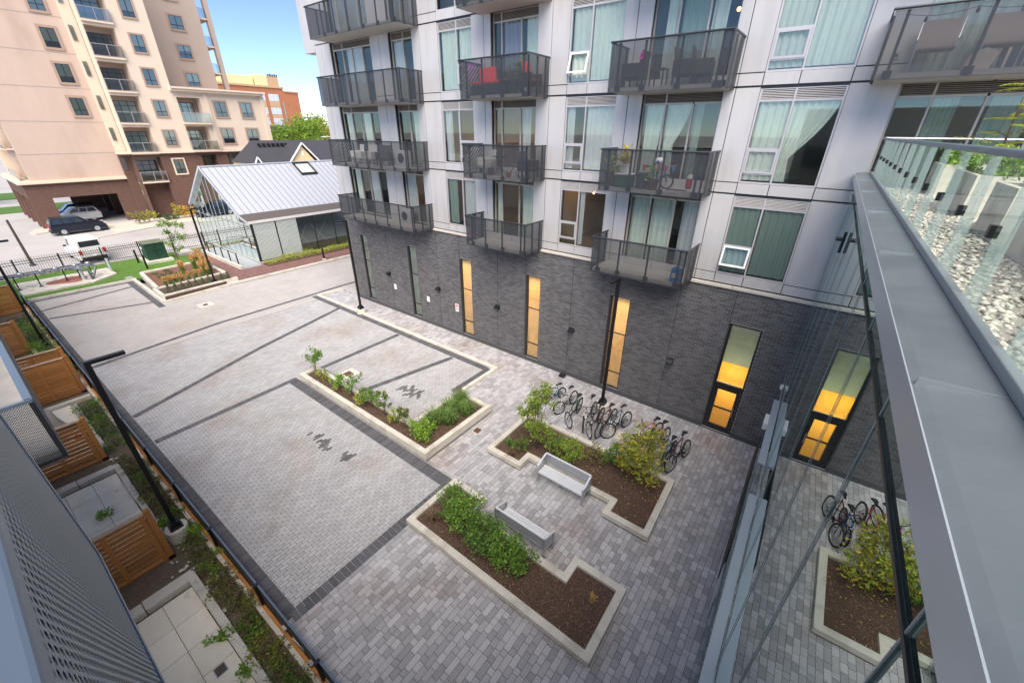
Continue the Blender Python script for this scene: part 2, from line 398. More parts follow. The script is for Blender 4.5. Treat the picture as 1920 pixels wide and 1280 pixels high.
band('charcoal_border', [(-16.7,7.55),(-10.3,7.55)], .30)
band('charcoal_border', [(-10.45,7.5),(-10.45,10.1)], .30, z=.009)
band('charcoal_band', [(-36.7,.8),(-38.0,5.6)], .24)
band('charcoal_band', [(-34.8,.9),(-33.2,5.5)], .24)
band('charcoal_border', [(-39.25,.6),(-39.25,5.8)], .34)
band('charcoal_border', [(-39.3,5.62),(-31.8,5.55)], .34, z=.009)
# kerbs
def kerb(name, pts, wd, h, mat='concrete', closed=False, label=None):
    mb = MB()
    for a, b in zip(pts[:-1], pts[1:]):
        a, b = Vector((*a,0)), Vector((*b,0)); d = (b-a).normalized(); n = max(1,round((b-a).length/2.4))
        for i in range(n):
            p, q = a.lerp(b, i/n), a.lerp(b,(i+1)/n)
            mb.bar(p+d*.004+Vector((0,0,h/2-.1)), q-d*.004+Vector((0,0,h/2-.1)), wd, h+.2)
    return mb.build(name, MT[mat], kind='structure', bevel=.012)
kerb('kerb', [(-26.1,12.67),(-10.44,12.67)], .17, .10)
kerb('kerb', [(-10.52,12.58),(-10.52,10.2)], .17, .095)
kerb('kerb', [(-26.1,12.6),(-25.9,14.4)], .17, .095)
kerb('kerb', [(-39.55,.55),(-39.55,6.1)], .18, .14)
kerb('kerb', [(-39.5,5.95),(-32.4,5.88)], .20, .14)
kerb('kerb', [(-32.45,5.9),(-32.95,10.5),(-33.1,60)], .18, .15)
kerb('kerb', [(-58.6,7.2),(-59.5,10.1),(-61.0,13.4),(-61.6,60)], .3, .12, 'walk')
sheet('sidewalk', [(-64.5,9.3),(-59.6,9.3),(-61.1,13.4),(-61.7,60),(-66,60),(-66,9.3)], .10, 'walk', thick=.2)
sheet('parking_island', [(-66.2,3.6),(-65.3,3.9),(-65.6,5.0),(-68.5,5.4),(-68.5,4.2)], .12, 'walk', thick=.2)
sheet('lawn_strip_far', [(-92,-20),(-84.5,-20),(-84.5,40),(-92,40)], .03, 'grass', thick=.2)
sheet('lawn_strip_far', [(-112,-20),(-101,-20),(-101,40),(-112,40)], .03, 'grass', thick=.2)
# red unit path by the glass house
rp = sheet('brick_path', [(-46,9.6),(-35.6,10.4),(-33.0,10.6),(-33.2,60),(-36.3,60),(-36.3,13.4),(-46,13.4)], .045, 'redpave', thick=.2)
R = []
x = -45.9
while x < -33.2:
    y = 10.6 + (int(x*9.26)%2)*.11
    while y < 26:
        if not (x < -36.2 and y > 13.2) and not (x < -43.0 and y < 11.0):
            R.append((x+.004,x+.104,y+.004,y+.212,-.0,.055+random.uniform(-.002,.002)))
        y += .216
    x += .108
V, F = unit_mesh(R); np_mesh('path_brick_field', V, F, MT['redpave'], rp, kind='stuff')
# ------------------------------------------------------------------ main building
FY = 14.30
FL = [5.62, 8.37, 11.12, 13.87]; SH = 2.75
ROWN = ['lowest', 'second', 'third', 'top']
B0 = thing('apartment_building', (-12, FY, 0), 'grey panelled apartment block with dark brick base facing the courtyard', 'building')
XL, XR = -23.85, 7.5
def cells(x0, x1, z0, z1, ops):
    """rectangles of a wall left over around openings"""
    xs = sorted({x0,x1,*[v for o in ops for v in o[:2] if x0 < v < x1]}); zs = sorted({z0,z1,*[v for o in ops for v in o[2:4] if z0 < v < z1]})
    out = []
    for a, b in zip(xs[:-1], xs[1:]):
        run = None
        for c, d in zip(zs[:-1], zs[1:]):
            mx, mz = (a+b)/2, (c+d)/2
            if any(o[0] < mx < o[1] and o[2] < mz < o[3] for o in ops):
                if run: out.append((a,b,*run)); run = None
            else: run = (run[0], d) if run else (c, d)
        if run: out.append((a,b,*run))
    return out
# --- brick base
BW = [(-22.52,-21.86),(-18.15,-17.43),(-14.14,-13.36),(-10.03,-9.25),(-5.95,-5.13)]
bops = [(a,b,.22,4.34) for a,b in BW]+[(-1.65,-.66,.03,4.34)]
bw = MB()
for a,b,c,d in cells(XL, XR, 0, 5.5, bops): bw.box(a,b,FY+.012,FY+.42,c,d)
bw.box(XL, XL+.4, FY+.42, FY+14, 0, 5.5)
bwall = bw.build('brick_wall', MT['mortar'], B0)
rows = []
bl, bh = .212, .0705
z = .21; r = 0
while z < 5.46:
    x = XL + (0 if r % 2 else -bl/2)
    while x < .62:
        a, b = max(x+.005, XL), min(x+bl-.005, .6)
        for o in bops:
            if o[2]-.03 < z+bh/2 < o[3]+.01:
                if a < o[0] < b: b = o[0]
                elif a < o[1] < b: a = o[1]
                elif o[0] <= a and b <= o[1]: b = a
        if b-a > .03: rows.append((a, b, z+.005, min(z+bh-.005, 5.49)))
        x += bl
    z += bh; r += 1
rows = np.array(rows)
def brick_mesh(Rw, off):
    n = len(Rw); V = np.zeros((n,8,3))
    for i,(a,c) in enumerate(((0,2),(1,2),(1,3),(0,3))):
        V[:,i,0]=Rw[:,a]; V[:,i,2]=Rw[:,c]; V[:,i,1]=FY-off; V[:,i+4,0]=Rw[:,a]; V[:,i+4,2]=Rw[:,c]; V[:,i+4,1]=FY+.03
    F = (np.arange(n)*8)[:,None,None]+np.array([(0,1,2,3),(4,5,1,0),(5,6,2,1),(6,7,3,2),(7,4,0,3)])[None]
    return V.reshape(-1,3), F.reshape(-1,4)
d_ = ((rows[:,0]+rows[:,1])/2)**2 + FY**2 + (10-(rows[:,2]+rows[:,3])/2)**2 + (rows[:,1]-rows[:,0] < .15)*50 + (rows[:,0] > .1)*900
od = np.argsort(d_)
V, F = brick_mesh(rows[od[300:]], rng.uniform(-.001,.003,len(od)-300)); np_mesh('brick_field', V, F, MT['brick'], bwall, kind='stuff')
bc = {}
for i in od[:300]:
    q = rows[i]; key = round(q[1]-q[0],3)
    if key not in bc:
        V, F = brick_mesh(np.array([(-key/2,key/2,-bh/2+.005,bh/2-.005)]), 0); V[:,1] -= FY
        o = np_mesh('brick', V+np.array(T3(bwall)), F, MT['brick'], bwall); bc[key] = o.data
    else:
        o = bpy.data.objects.new('brick', bc[key]); COL.objects.link(o); o.parent = bwall
    o.location = Vector(((q[0]+q[1])/2, FY-random.uniform(-.001,.003), (q[2]+q[3])/2))-T3(bwall)
jm = MB()
for xj in (-19.97,-18.18,-15.8,-14.16,-11.7,-10.07,-7.69,-5.97,-3.41,-1.67): jm.box(xj-.008,xj+.008,FY-.0055,FY+.02,.2,5.49)
jm.build('control_joint', MT['dark'], bwall)
pl = MB()
for a,b,c,d in cells(XL-.02, XR, 0, .2, [(-1.65,-.66,.03,1)]): pl.box(a,b,FY-.03,FY+.0,c,d)
pl.build('plinth', MT['conc_grey'] if False else M('dark_plinth', (.07,.072,.078), .6, var=.1), B0)
lg = MB()
for k in range(13): lg.box(XL-.05+2.45*k, XL-.05+2.45*(k+1)-.012, FY-.07, FY+.1, 5.50, 5.60)
lg.build('stone_ledge', MT['ledge'], B0, bevel=.01)
def win_brick(x0, x1, i):
    z0, z1 = .22, 4.34
    f = MB(); y0, y1 = FY+.015, FY+.07; b = .035
    f.box(x0,x0+.10,FY-.012,y1,z0,z1).box(x1-b,x1,y0,y1,z0,z1).box(x0+.10,x1-b,y0,y1,z1-b,z1).box(x0+.10,x1-b,y0,y1,z0,z0+.05)
    for zt in (2.78,.98): f.box(x0+.10,x1-b,y0+.01,y1-.01,zt-.018,zt+.018)
    w = f.build('window', MT['dark'], B0)
    for a, c in ((z0+.05,.962),(.998,2.762),(2.798,z1-b)):
        MB().box(x0+.10,x1-b,FY+.040,FY+.046,a,c).build('pane', MT['glass'], w)
    MB().box(x0+.10,x1-b,FY+.10,FY+.104,z0+.03,z1-.02).build('frosted_film', MT.setdefault('film' if i < 2 else 'film_glow', M('frosted_film',(.62,.70,.60) if i < 2 else (.82,.66,.40),.6,var=.22,scale=1.4,trans=.5)), w)  # the yellower films have the room lamp's glow put into their colour
    sl = MB().box(x0+.1,x1,FY-.03,FY+.0,z0-.02,z0).build('sill', MT['galv'], w)
for i,(a,b) in enumerate(BW): win_brick(a,b,i)
# tall door with transom light
f = MB(); x0, x1 = -1.65, -.66; y0, y1 = FY+.06, FY+.16
f.box(x0,x0+.08,y0,y1,.03,4.34).box(x1-.06,x1,y0,y1,.03,4.34).box(x0+.08,x1-.06,y0,y1,4.28,4.34).box(x0+.08,x1-.06,y0,y1,1.90,2.04).box(x0+.08,x1-.06,y0,y1,.03,.08)
dr = f.build('door', MT['dark'], B0)
d = MB(); d.box(x0+.085,x0+.20,y0-.01,y1-.02,.085,1.895).box(x1-.18,x1-.065,y0-.01,y1-.02,.085,1.895).box(x0+.20,x1-.18,y0-.01,y1-.02,1.78,1.895).box(x0+.20,x1-.18,y0-.01,y1-.02,.085,.24).box(x0+.20,x1-.18,y0,y1-.03,.98,1.02)
d.build('door_leaf', MT['dark'], dr)
MB().box(x0+.20,x1-.18,FY+.10,FY+.106,.24,1.78).build('pane', MT['glass'], dr)
MB().box(x0+.08,x1-.06,FY+.10,FY+.106,2.04,4.28).build('pane', MT['glass'], dr)
MB().tube([(x1-.14,FY+.02,.8),(x1-.14,FY+.02,1.2)],.012,6).build('handle', MT['steel'], dr)
# rooms behind the base windows, each with its lit ceiling lamp
rm = MB(); rm.box(XL+.45,XR,FY+4.5,FY+4.6,0,5.4).box(XL+.45,XR,FY+.43,FY+4.5,-.02,.02).box(XL+.45,XR,FY+.43,FY+4.5,5.3,5.4)
for xw in (-20.2,-16.0,-12.0,-7.8,-3.3,.55): rm.box(xw,xw+.12,FY+.43,FY+4.5,.02,5.3)
rm.build('lobby_interior', MT['room'], B0)
lampm = emit('lobby_lamp', (1.0,.66,.33), 21.0)
MB().box(-1.9,-.4,FY+.75,FY+.95,2.2,2.26).build('lobby_lamp_panel', emit('door_lamp',(1.0,.80,.48),20.0), B0)
for xa, xb, st in ((-15.8,-12.2,1),(-11.8,-8.0,1),(-7.6,-3.5,1)):
    o = MB().box((xa+xb)/2-.7,(xa+xb)/2+.7,FY+1.3,FY+2.3,5.22,5.29).build('lobby_lamp_panel', lampm, B0)
# yellow roller blinds in the tall door
YB = MB(); YB.box(-1.46,-.83,FY+.115,FY+.12,.23,1.79); yb = YB.build('roller_blind', MT['yellowblind'], label='yellow roller blind filling the glass of the dark courtyard door', cat='blind')
YB = MB(); YB.box(-1.57,-.72,FY+.13,FY+.135,2.05,2.85); YB.build('roller_blind', MT['yellowblind'], label='yellow roller blind low in the transom light over the courtyard door', cat='blind')
MB().box(-1.57,-.72,FY+.13,FY+.135,2.86,4.27).build('frosted_film', M('door_reflection_film',(.50,.60,.50),.5,var=.2,scale=1.2,trans=.25), dr)  # pale green sheet whose colour stands in for the reflection in the transom
# --- storeys
COLS = dict(A=(-22.55,-19.23,'door',[-21.73,-20.95,-20.1]), A2=(-17.91,-16.33,'door',[-17.1]), B=(-14.77,-12.90,'win',[-13.74]), C=(-11.94,-9.80,'door',[-11.53,-10.62]),
  D=(-8.53,-6.60,'win',[-7.74]), E=(-5.75,-3.38,'door',[-5.03,-4.2]), F=(-2.46,-.53,'win',[-1.62]), G=(.45,4.6,'door',[1.10,2.0,2.9,3.75]))
TALL = [(-23.85,-23.32),(-23.32,-22.55),(-19.23,-18.56),(-18.56,-17.91),(-16.33,-15.85),(-15.85,-14.77),(-12.90,-12.27),(-12.27,-11.94),(-9.80,-9.23),(-9.23,-8.53),(-6.60,-6.22),(-6.22,-5.75),(-3.38,-3.08),(-3.08,-2.46),(-.53,.45),(4.6,6.0),(6.0,7.5)]
SPAN = [-23.85,-23.32,-22.55,-20.9,-19.23,-17.91,-16.33,-15.85,-14.77,-13.74,-12.27,-10.9,-9.23,-8.53,-7.74,-6.6,-6.22,-4.6,-3.08,-2.46,-1.62,-.53,.45,1.8,3.2,4.6,6.0,7.5]
G = .011
def panel(x0,x1,z0,z1): MB().box(x0+G,x1-G,FY,FY+.04,z0+G,z1-G).build('panel', MT['panel'], B0, bevel=.004)
ops = []
for zf in FL:
    for k,(a,b,ty,ml) in COLS.items(): ops.append((a,b,zf+(.32 if ty=='win' else .05),zf+2.70))
bkw = MB()
for a,b,c,d in cells(XL+.004, XR, 5.605, 17.2, ops): bkw.box(a,b,FY+.042,FY+.30,c,d)
bkw.box(XL+.004, XL+.3, FY+.30, FY+14, 5.605, 25).box(XL,XR,FY+.03,FY+.3,17.2,25)
bkw.build('backing_wall', MT['dark'], B0)
uw = MB()
uw.box(XL+.3,XR,FY+.3,FY+14,24.5,25).box(XL+.3,XR,FY+13.7,FY+14,0,24.5)
uw.build('rear_walls_and_roof', MT['conc_grey'], B0)
# west side cladding
MB().box(XL-.03,XL,FY,FY+14,5.62,25).build('side_cladding', MT['panel'], B0)
ib = MB()
for zf in FL: ib.box(XL+.3,XR,FY+.31,FY+6,zf-.16,zf+.03)
ib.build('floor_slabs', MT['roomfloor'], B0)
ib = MB(); ib.box(XL+.3,XR,FY+6,FY+6.1,5.6,17)
for xw in (-19.0,-15.9,-12.45,-9.3,-6.3,-3.0,.2,4.7): ib.box(xw,xw+.1,FY+.32,FY+6,5.66,17)
ib.build('room_walls', MT['room'], B0)
def louver(x0,x1,z0,z1,y,par,mat):
    m = MB(); n = 6; h = (z1-z0)/n
    for i in range(n): m.extr([(x0,y-.005,z0+h*i+.006),(x0,y+.045,z0+h*(i+.62)),(x0,y+.045,z0+h*(i+.62)+.008),(x0,y-.005,z0+h*i+.018)],(x1-x0,0,0))
    m.build('louver', mat, par)
    MB().box(x0,x1,y+.05,y+.06,z0,z1).build('louver_back', MT['dark'], par)
def storey_window(k, i):
    x0,x1,ty,ml = COLS[k]; zf = FL[i]; win = ty == 'win'
    y = FY+(.035 if win else .16); z0 = zf+(.32 if win else .05); z1 = zf+2.70; zl = zf+2.44; fm = MT['frame'] if win else MT['frame_warm']
    f = MB(); t = .045; xs = [x0]+ml+[x1]
    f.box(x0,x0+t,y,y+.08,z0,z1).box(x1-t,x1,y,y+.08,z0,z1)
    for m in ml: f.box(m-t/2,m+t/2,y,y+.08,z0,z1 if m == ml[0] else zl-.05)
    for a,b in zip(xs[:-1],xs[1:]):
        a2 = a+(t if a == x0 else t/2); b2 = b-(t if b == x1 else t/2)
        f.box(a2,b2,y+.004,y+.076,z0,z0+(.05 if win else .09)).box(a2,b2,y+.004,y+.076,zl-.05,zl).box(a2,b2,y+.004,y+.076,z1-.025,z1)
    w = f.build('window' if win else 'balcony_door', fm, B0)
    if not win:
        MB().box(x0-.012,x0-.002,FY+.005,y,z0,z1).build('jamb_lining', MT['frame'], w); MB().box(x1+.002,x1+.012,FY+.005,y,z0,z1).build('jamb_lining', MT['frame'], w)
    sashcol = -1
    if win: sashcol = 0 if k in 'DF' else 1
    for j,(a,b) in enumerate(zip(xs[:-1],xs[1:])):
        a2 = a+(t if a == x0 else t/2); b2 = b-(t if b == x1 else t/2)
        if win and j == sashcol and not (k == 'B' and i == 0):
            zs0, zs1 = zf+.60, zf+1.22
            MB().box(a2,b2,y+.002,y+.078,zs0-.03,zs0-.002).build('transom', fm, w); MB().box(a2,b2,y+.002,y+.078,zs1+.002,zs1+.04).build('transom', fm, w)
            opened = (k,i) in (('D',2),('F',0))
            sx0, sx1 = a2+.004, b2-.004
            sm = MB(); hz = zs1-.004
            def tilt(x,yy,z):
                if not opened: return (x,yy-.012,z)
                ang = .30; dz = hz-z; return (x, yy-.012-dz*math.sin(ang), hz-dz*math.cos(ang))
            sm.T = tilt; q = .055
            sm.box(sx0,sx0+q,y,y+.05,zs0,zs1).box(sx1-q,sx1,y,y+.05,zs0,zs1).box(sx0+q,sx1-q,y,y+.05,zs1-q,zs1).box(sx0+q,sx1-q,y,y+.05,zs0,zs0+q)
            sm.build('opening_sash', MT['white'] if opened else fm, w)
            g = MB(tilt); g.box(sx0+q,sx1-q,y+.02,y+.026,zs0+q,zs1-q); g.build('pane', MT['glass'], w)
            MB().box(a2,b2,y+.03,y+.036,z0+.05,zs0-.03).build('pane', MT['glass'], w)
            MB().box(a2,b2,y+.03,y+.036,zs1+.04,zl-.05).build('pane', MT['glass'], w)
        else:
            dy = .02 if (not win and j % 2) else 0
            MB().box(a2,b2,y+.03+dy,y+.036+dy,z0+(.05 if win else .09),zl-.05).build('pane', MT['glass'], w)
    lm = MT['louver'] if win else M('door_louver', (.34,.29,.25), .6) if 'dl' not in MT else MT['dl']
    if not win: MT['dl'] = lm
    louver(x0+t,ml[0]-t/2,zl+.004,z1-.03,y+.012,w,lm); louver(ml[0]+t/2,x1-t,zl+.004,z1-.03,y+.012,w,lm)
for i,zf in enumerate(FL):
    for k in COLS: storey_window(k, i)
    for a,b in TALL: panel(a,b,zf+.325,zf+2.742)
    for a,b in zip(SPAN[:-1],SPAN[1:]):
        if any(ty == 'door' and c0-.01 < a and b < c1+.01 for c0,c1,ty,ml in COLS.values()): continue
        panel(a,b,zf+.018,zf+.32)
    hd = MB()
    for k,(a,b,ty,ml) in COLS.items():
        if ty != 'win': MB().box(a,b,FY+.10,FY+.16,zf-.03,zf+.048).build('door_threshold', MT['slab'], B0)
for a,b in zip(SPAN[:-1],SPAN[1:]): panel(a,b,16.65,19.4)
# upper volume leaning out at the west end
MB().box(-24.85,XL-.035,FY-.02,FY+13,13.58,25).build('west_bay', MT['panel'], B0)
# --- balconies
BAL = dict(A=(-22.12,-15.83,[-20.9,-19.95,-18.95,-17.95,-16.95,-16.0]), C=(-12.45,-9.27,[-12.1,-11.35,-10.45,-9.5]), E=(-6.38,-3.13,[-6.1,-5.35,-4.35,-3.35]), G=(-.15,4.9,[.1,1.35,2.75,4.1]))
YO = 13.05
for k,(x0,x1,ps) in BAL.items():
    for i,zf in enumerate(FL):
        if k == 'G' and i < 2: continue
        zb, zr = zf-.07, zf+1.17
        s = MB().box(x0+.06,x1-.06,YO+.10,FY-.002,zb+.02,zf+.04).build('balcony', MT['slab'], B0)
        MB().box(x0+.062,x1-.062,YO+.102,FY-.004,zb+.005,zb+.019).build('soffit', MT['soffit'], s)
        MB().box(x0+.03,x1-.03,YO+.012,YO+.020,zb,zr-.05).build('mesh_screen', MT['mesh'], s)
        for xx in (x0,x1):
            MB().box(xx-.004,xx+.004,YO+.03,FY-.01,zb,zr-.05).build('mesh_screen', MT['mesh_side'], s)
        MB().tube([(x0,FY-.01,zr-.02),(x0,YO,zr-.02),(x1,YO,zr-.02),(x1,FY-.01,zr-.02)],.03,6).build('handrail', MT['rail'], s)
        MB().box(x0,x1,YO,YO+.03,zb-.012,zb).build('bottom_rail', MT['rail'], s)
        for p in ps+[x0+.05 if False else x1-.05]:
            m = MB().box(p-.028,p+.028,YO+.024,YO+.06,zb+.0,zr-.05); m.box(p-.08,p+.08,YO+.06,YO+.098,zb+.02,zb+.16); m.build('guard_post', MT['rail'], s)
        for yy in (YO+.55,YO+1.05):
            MB().box(x1-.06,x1-.01,yy-.025,yy+.025,zb,zr-.05).build('guard_post', MT['rail'], s)
            MB().box(x0+.01,x0+.06,yy-.025,yy+.025,zb,zr-.05).build('guard_post', MT['rail'], s)
# --- curtains behind the glass
def curtain(x0,x1,z0,z1,y,mat,label,cat='curtain',n=None,amp=.035,pull=None,tie=None):
    n = n or int((x1-x0)/.022); nz = 10; V = []
    ph = random.uniform(0,6); fq = random.uniform(30,42)
    for j in range(nz+1):
        v = j/nz; z = z1+(z0-z1)*v
        for i in range(n+1):
            u = i/n; xx = x0+(x1-x0)*u
            if pull is not None:      # gathered towards one side, lower down
                if v < tie: k = 1-(1-pull)*(v/tie)**1.6
                else: k = pull+(.25*pull)*((v-tie)/(1-tie))
                xx = x0+(x1-x0)*u*k
            V.append((xx, y+amp*math.sin(fq*u*(x1-x0)/1.0*.9+ph)+.012*math.sin(3*fq*u+v*2+ph), z))
    F = [(j*(n+1)+i, j*(n+1)+i+1, (j+1)*(n+1)+i+1, (j+1)*(n+1)+i) for j in range(nz) for i in range(n)]
    np_mesh('curtain', V, F, MT[mat], None, smooth=True, label=label, cat=cat, group='curtains of the apartment block')
def cz(i, door=False): return FL[i]+(.12 if door else .36), FL[i]+2.42
CW = FY+.30; CWW = FY+.155
def cur(k,i,a,b,mat,label,**kw):
    dr_ = COLS[k][2] == 'door'; z0,z1 = cz(i,dr_); curtain(a,b,z0+.05,z1,CW if dr_ else CWW,mat,label,**kw)
cur('F',0,-2.42,-1.66,'curtain_d','grey green curtain above the white open sash beside the glass podium')
cur('F',0,-1.58,-.6,'curtain_d','wide grey green curtain right of the white open sash beside the podium')
cur('F',1,-2.42,-1.66,'curtain','pleated mint curtain in the left pane beside the gathered curtain')
cur('F',1,-1.60,-.58,'curtain','mint curtain gathered to one side in the second row window beside the podium',pull=.22,tie=.68)
cur('F',2,-2.42,-1.66,'curtain','pale mint curtain in the left pane of the window above the gathered curtain')
cur('F',2,-1.60,-.58,'curtain','wide pale mint curtain in the right pane of the window above the gathered curtain')
cur('F',3,-2.42,-.58,'curtain','pale curtain in the topmost window of the column beside the podium')
cur('E',0,-5.70,-5.10,'curtain','narrow aqua curtain at the left of the empty lowest balcony door nearest the podium')
cur('E',0,-4.98,-4.25,'curtain','aqua curtain in the middle of the empty lowest balcony door nearest the podium')
cur('E',0,-3.95,-3.45,'curtain_w','beige white curtain at the right end of the empty lowest balcony door nearest the podium')
cur('E',1,-5.62,-5.08,'curtain','mint curtain knotted above the sill left of the plant balcony door',pull=.8,tie=.8)
cur('E',1,-4.98,-4.25,'curtain','mint curtain tied in a knot in the middle of the plant balcony door',pull=.45,tie=.5)
cur('E',2,-5.4,-5.1,'curtain','aqua curtain left in the door above the plant balcony')
cur('E',2,-4.98,-4.25,'curtain_d','taupe green curtain in the middle of the door above the plant balcony')
cur('E',2,-4.15,-3.75,'curtain','mint curtain right of centre in the door above the plant balcony')
cur('D',0,-7.70,-7.5,'curtain_w','rolled narrow curtain at the mullion of the lit lowest window')
cur('D',1,-7.68,-6.66,'curtain_w','pale sheer curtain in the right pane of the window above the lit lowest window')
cur('D',2,-8.48,-7.78,'curtain','aqua sheer curtain left above the tilted white sash')
cur('D',2,-7.70,-6.66,'curtain','aqua sheer curtain right of the tilted white sash')
cur('D',3,-8.48,-6.66,'curtain_w','sheer curtain in the top window above the tilted white sash')
cur('C',2,-11.45,-10.7,'curtain_l','lilac curtain hanging in the door of the balcony with red cushions')
cur('C',3,-11.4,-9.9,'curtain_w','white curtain in the door of the topmost middle balcony')
cur('B',2,-14.7,-13.8,'curtain','aqua sheer curtain left in the window between the long balcony and the red cushion balcony')
cur('B',2,-13.7,-12.95,'curtain','aqua sheer curtain right in the window between the long balcony and the red cushion balcony')
cur('B',1,-13.9,-13.75,'curtain_w','folded blind stack at the mullion of the window left of the bistro balcony')
cur('B',0,-14.7,-14.2,'curtain_d','dark green curtain in the lowest window right of the long balcony')
cur('A2',2,-17.85,-17.15,'curtain_w','beige sheer curtain in the far small door of the third long balcony')
cur('A2',1,-17.0,-16.4,'curtain','pale curtain in the small door of the second long balcony')
cur('A',1,-22.4,-21.8,'curtain_w','white curtain at the left end of the second long balcony window')
cur('A',2,-21.6,-20.2,'curtain_w','bright sheer curtain in the big window of the third long balcony')
cur('A',0,-22.45,-21.8,'curtain','pale curtain at the left end of the lowest long balcony window')
cur('A',0,-20.9,-20.2,'curtain_w','white curtain in the middle of the lowest long balcony window')
cur('A2',0,-17.85,-17.15,'curtain_w','beige white curtain in the small door of the lowest long balcony')
cur('A',1,-20.9,-20.15,'curtain','pale mint curtain in the middle of the second long balcony window')
cur('A',3,-22.4,-19.4,'curtain_w','long white curtain in the topmost long balcony window')
cur('A2',3,-17.8,-16.4,'curtain_w','white curtain in the small door of the topmost long balcony')
cur('C',0,-11.88,-11.55,'curtain','narrow pale curtain at the left of the lowest middle balcony door')
cur('C',0,-10.55,-9.85,'curtain','mint curtain at the right of the lowest middle balcony door')
cur('C',1,-10.55,-10.2,'curtain_w','pale curtain right in the bistro balcony door')
cur('C',2,-10.5,-9.9,'curtain','aqua curtain right in the door of the red cushion balcony')
cur('D',1,-8.48,-8.2,'curtain_w','bunched sheer curtain at the left edge above the lit lowest window')
cur('B',0,-13.68,-13.0,'curtain_w','pale sheer curtain right in the lowest window beside the long balcony')
cur('B',1,-14.7,-14.3,'curtain_w','pale sheer curtain left in the window beside the bistro balcony')
cur('E',1,-4.15,-3.9,'curtain_d','narrow dark curtain at the right of the plant balcony door')
cur('G',1,2.1,2.8,'curtain_d','dark green curtain in the middle of the terrace door')
cur('G',1,1.15,1.6,'curtain_d','dark curtain behind the terrace door beside the balustrade')
cur('G',2,.5,1.9,'curtain','mint curtain behind the chairs of the balcony above the terrace')
# warm lamps inside the rooms, two of them only added for glow
def ilamp(x,y,z,label,st=2.2,r=.06):
    t = thing('pendant_lamp', (x,y,z), label, 'lamp')
    MB().ball((x,y,z),r,10,6).build('bulb_globe', emit('lamp_globe', (1.0,.50,.16), st), t, smooth=True)
    MB().tube([(x,y,z+r*.9),(x,y,z+.5)],.008,5).build('cord', MT['black'], t)
ilamp(-3.75,FY+1.3,13.15,'glowing amber pendant lamp inside the top right balcony door')
ilamp(-8.2,FY+2.2,7.75,'lit pendant lamp inside the lowest window between the middle balconies',30)
ilamp(-14.2,FY+3.0,10.5,'lit pendant lamp deep inside the window left of the bistro balcony',40)
ilamp(-10.4,FY+2.6,10.5,'lit pendant lamp inside the door of the bistro balcony',40)
ilamp(-20.6,FY+2.4,10.3,'lit pendant lamp inside the big window of the second long balcony',26)
ilamp(-17.0,FY+2.2,7.6,'lit pendant lamp inside the small door of the lowest long balcony',22)
ilamp(-13.3,FY+2.6,7.6,'added pendant lamp warming the lowest window right of the long balcony',24)  # added lamp, gives this dark room a warm glow
ilamp(-20.4,FY+2.4,13.1,'lit pendant lamp inside the big window of the third long balcony',22)
ilamp(-10.4,FY+2.6,7.5,'added pendant lamp warming the room behind the lowest middle balcony door',16)  # also an added lamp, only there to warm the room
# wall lights and signs
for n_,(xw,zw,lb) in enumerate(((-20.06,2.36,'farthest dark wall light on the brick base'),(-15.80,2.36,'dark wall light between the two blank notices and the no parking notice'),(-11.66,2.36,'middle dark wall light on the brick base'),(-7.53,2.34,'dark wall light above the drain box by the wall'),(-3.26,2.33,'dark wall light left of the yellow lit door'))):
    t = thing('wall_light', (xw,FY,zw), lb, 'wall light', 'wall lights on the brick base')
    MB().extr([(xw-.11,FY-.008,zw-.09),(xw-.11,FY-.20,zw-.09),(xw-.11,FY-.22,zw-.02),(xw-.11,FY-.13,zw+.10),(xw-.11,FY-.008,zw+.10)],(.22,0,0)).build('housing', MT['black'], t, bevel=.008)
    MB().box(xw-.09,xw+.09,FY-.19,FY-.03,zw-.098,zw-.0905).build('lens', MT['white'], t)
for xw,zw,lb in ((-19.66,1.62,'blank white notice on the brick base nearest the middle lamp post'),(-16.77,1.52,'small white notice on the brick base right of the second tall window')):
    t = thing('wall_notice', (xw,FY,zw), lb, 'notice')
    MB().box(xw-.11,xw+.11,FY-.014,FY-.006,zw-.16,zw+.16).build('plate', MT['white'], t)
    m = MB()
    for q in range(3): m.box(xw-.05,xw+.05-.02*q,FY-.0165,FY-.0145,zw+.04-.05*q,zw+.055-.05*q)
    m.build('lettering', M('grey_print', (.35,.35,.36), .6), t)
t = thing('no_parking_notice', (-14.51,FY,1.58), 'white no parking notice with red ring left of the third tall window', 'notice')
MB().box(-14.63,-14.39,FY-.014,FY-.006,1.36,1.80).build('plate', MT['white'], t)
m = MB(); m.tube([(-14.51+.075*math.cos(a*PI/10),FY-.018,1.68+.075*math.sin(a*PI/10)) for a in range(20)],.011,5,closed=True).bar((-14.56,FY-.018,1.73),(-14.46,FY-.018,1.63),.016,.006,up=(0,1,0)); m.build('red_ring', M('sign_red', (.65,.05,.05), .5), t)
MB().box(-14.545,-14.53,FY-.0165,FY-.0145,1.63,1.73).box(-14.53,-14.49,FY-.0165,FY-.0145,1.715,1.73).box(-14.53,-14.49,FY-.0165,FY-.0145,1.675,1.69).box(-14.505,-14.49,FY-.0165,FY-.0145,1.69,1.715).build('letter_p', MT['black'], t)
m = MB()
for a,b,c in ((-14.58,-14.44,1.53),(-14.58,-14.49,1.49),(-14.56,-14.46,1.45),(-14.45,-14.41,1.42)): m.box(a,b,FY-.0165,FY-.0145,c,c+.02)
m.build('lettering', MT['black'], t)
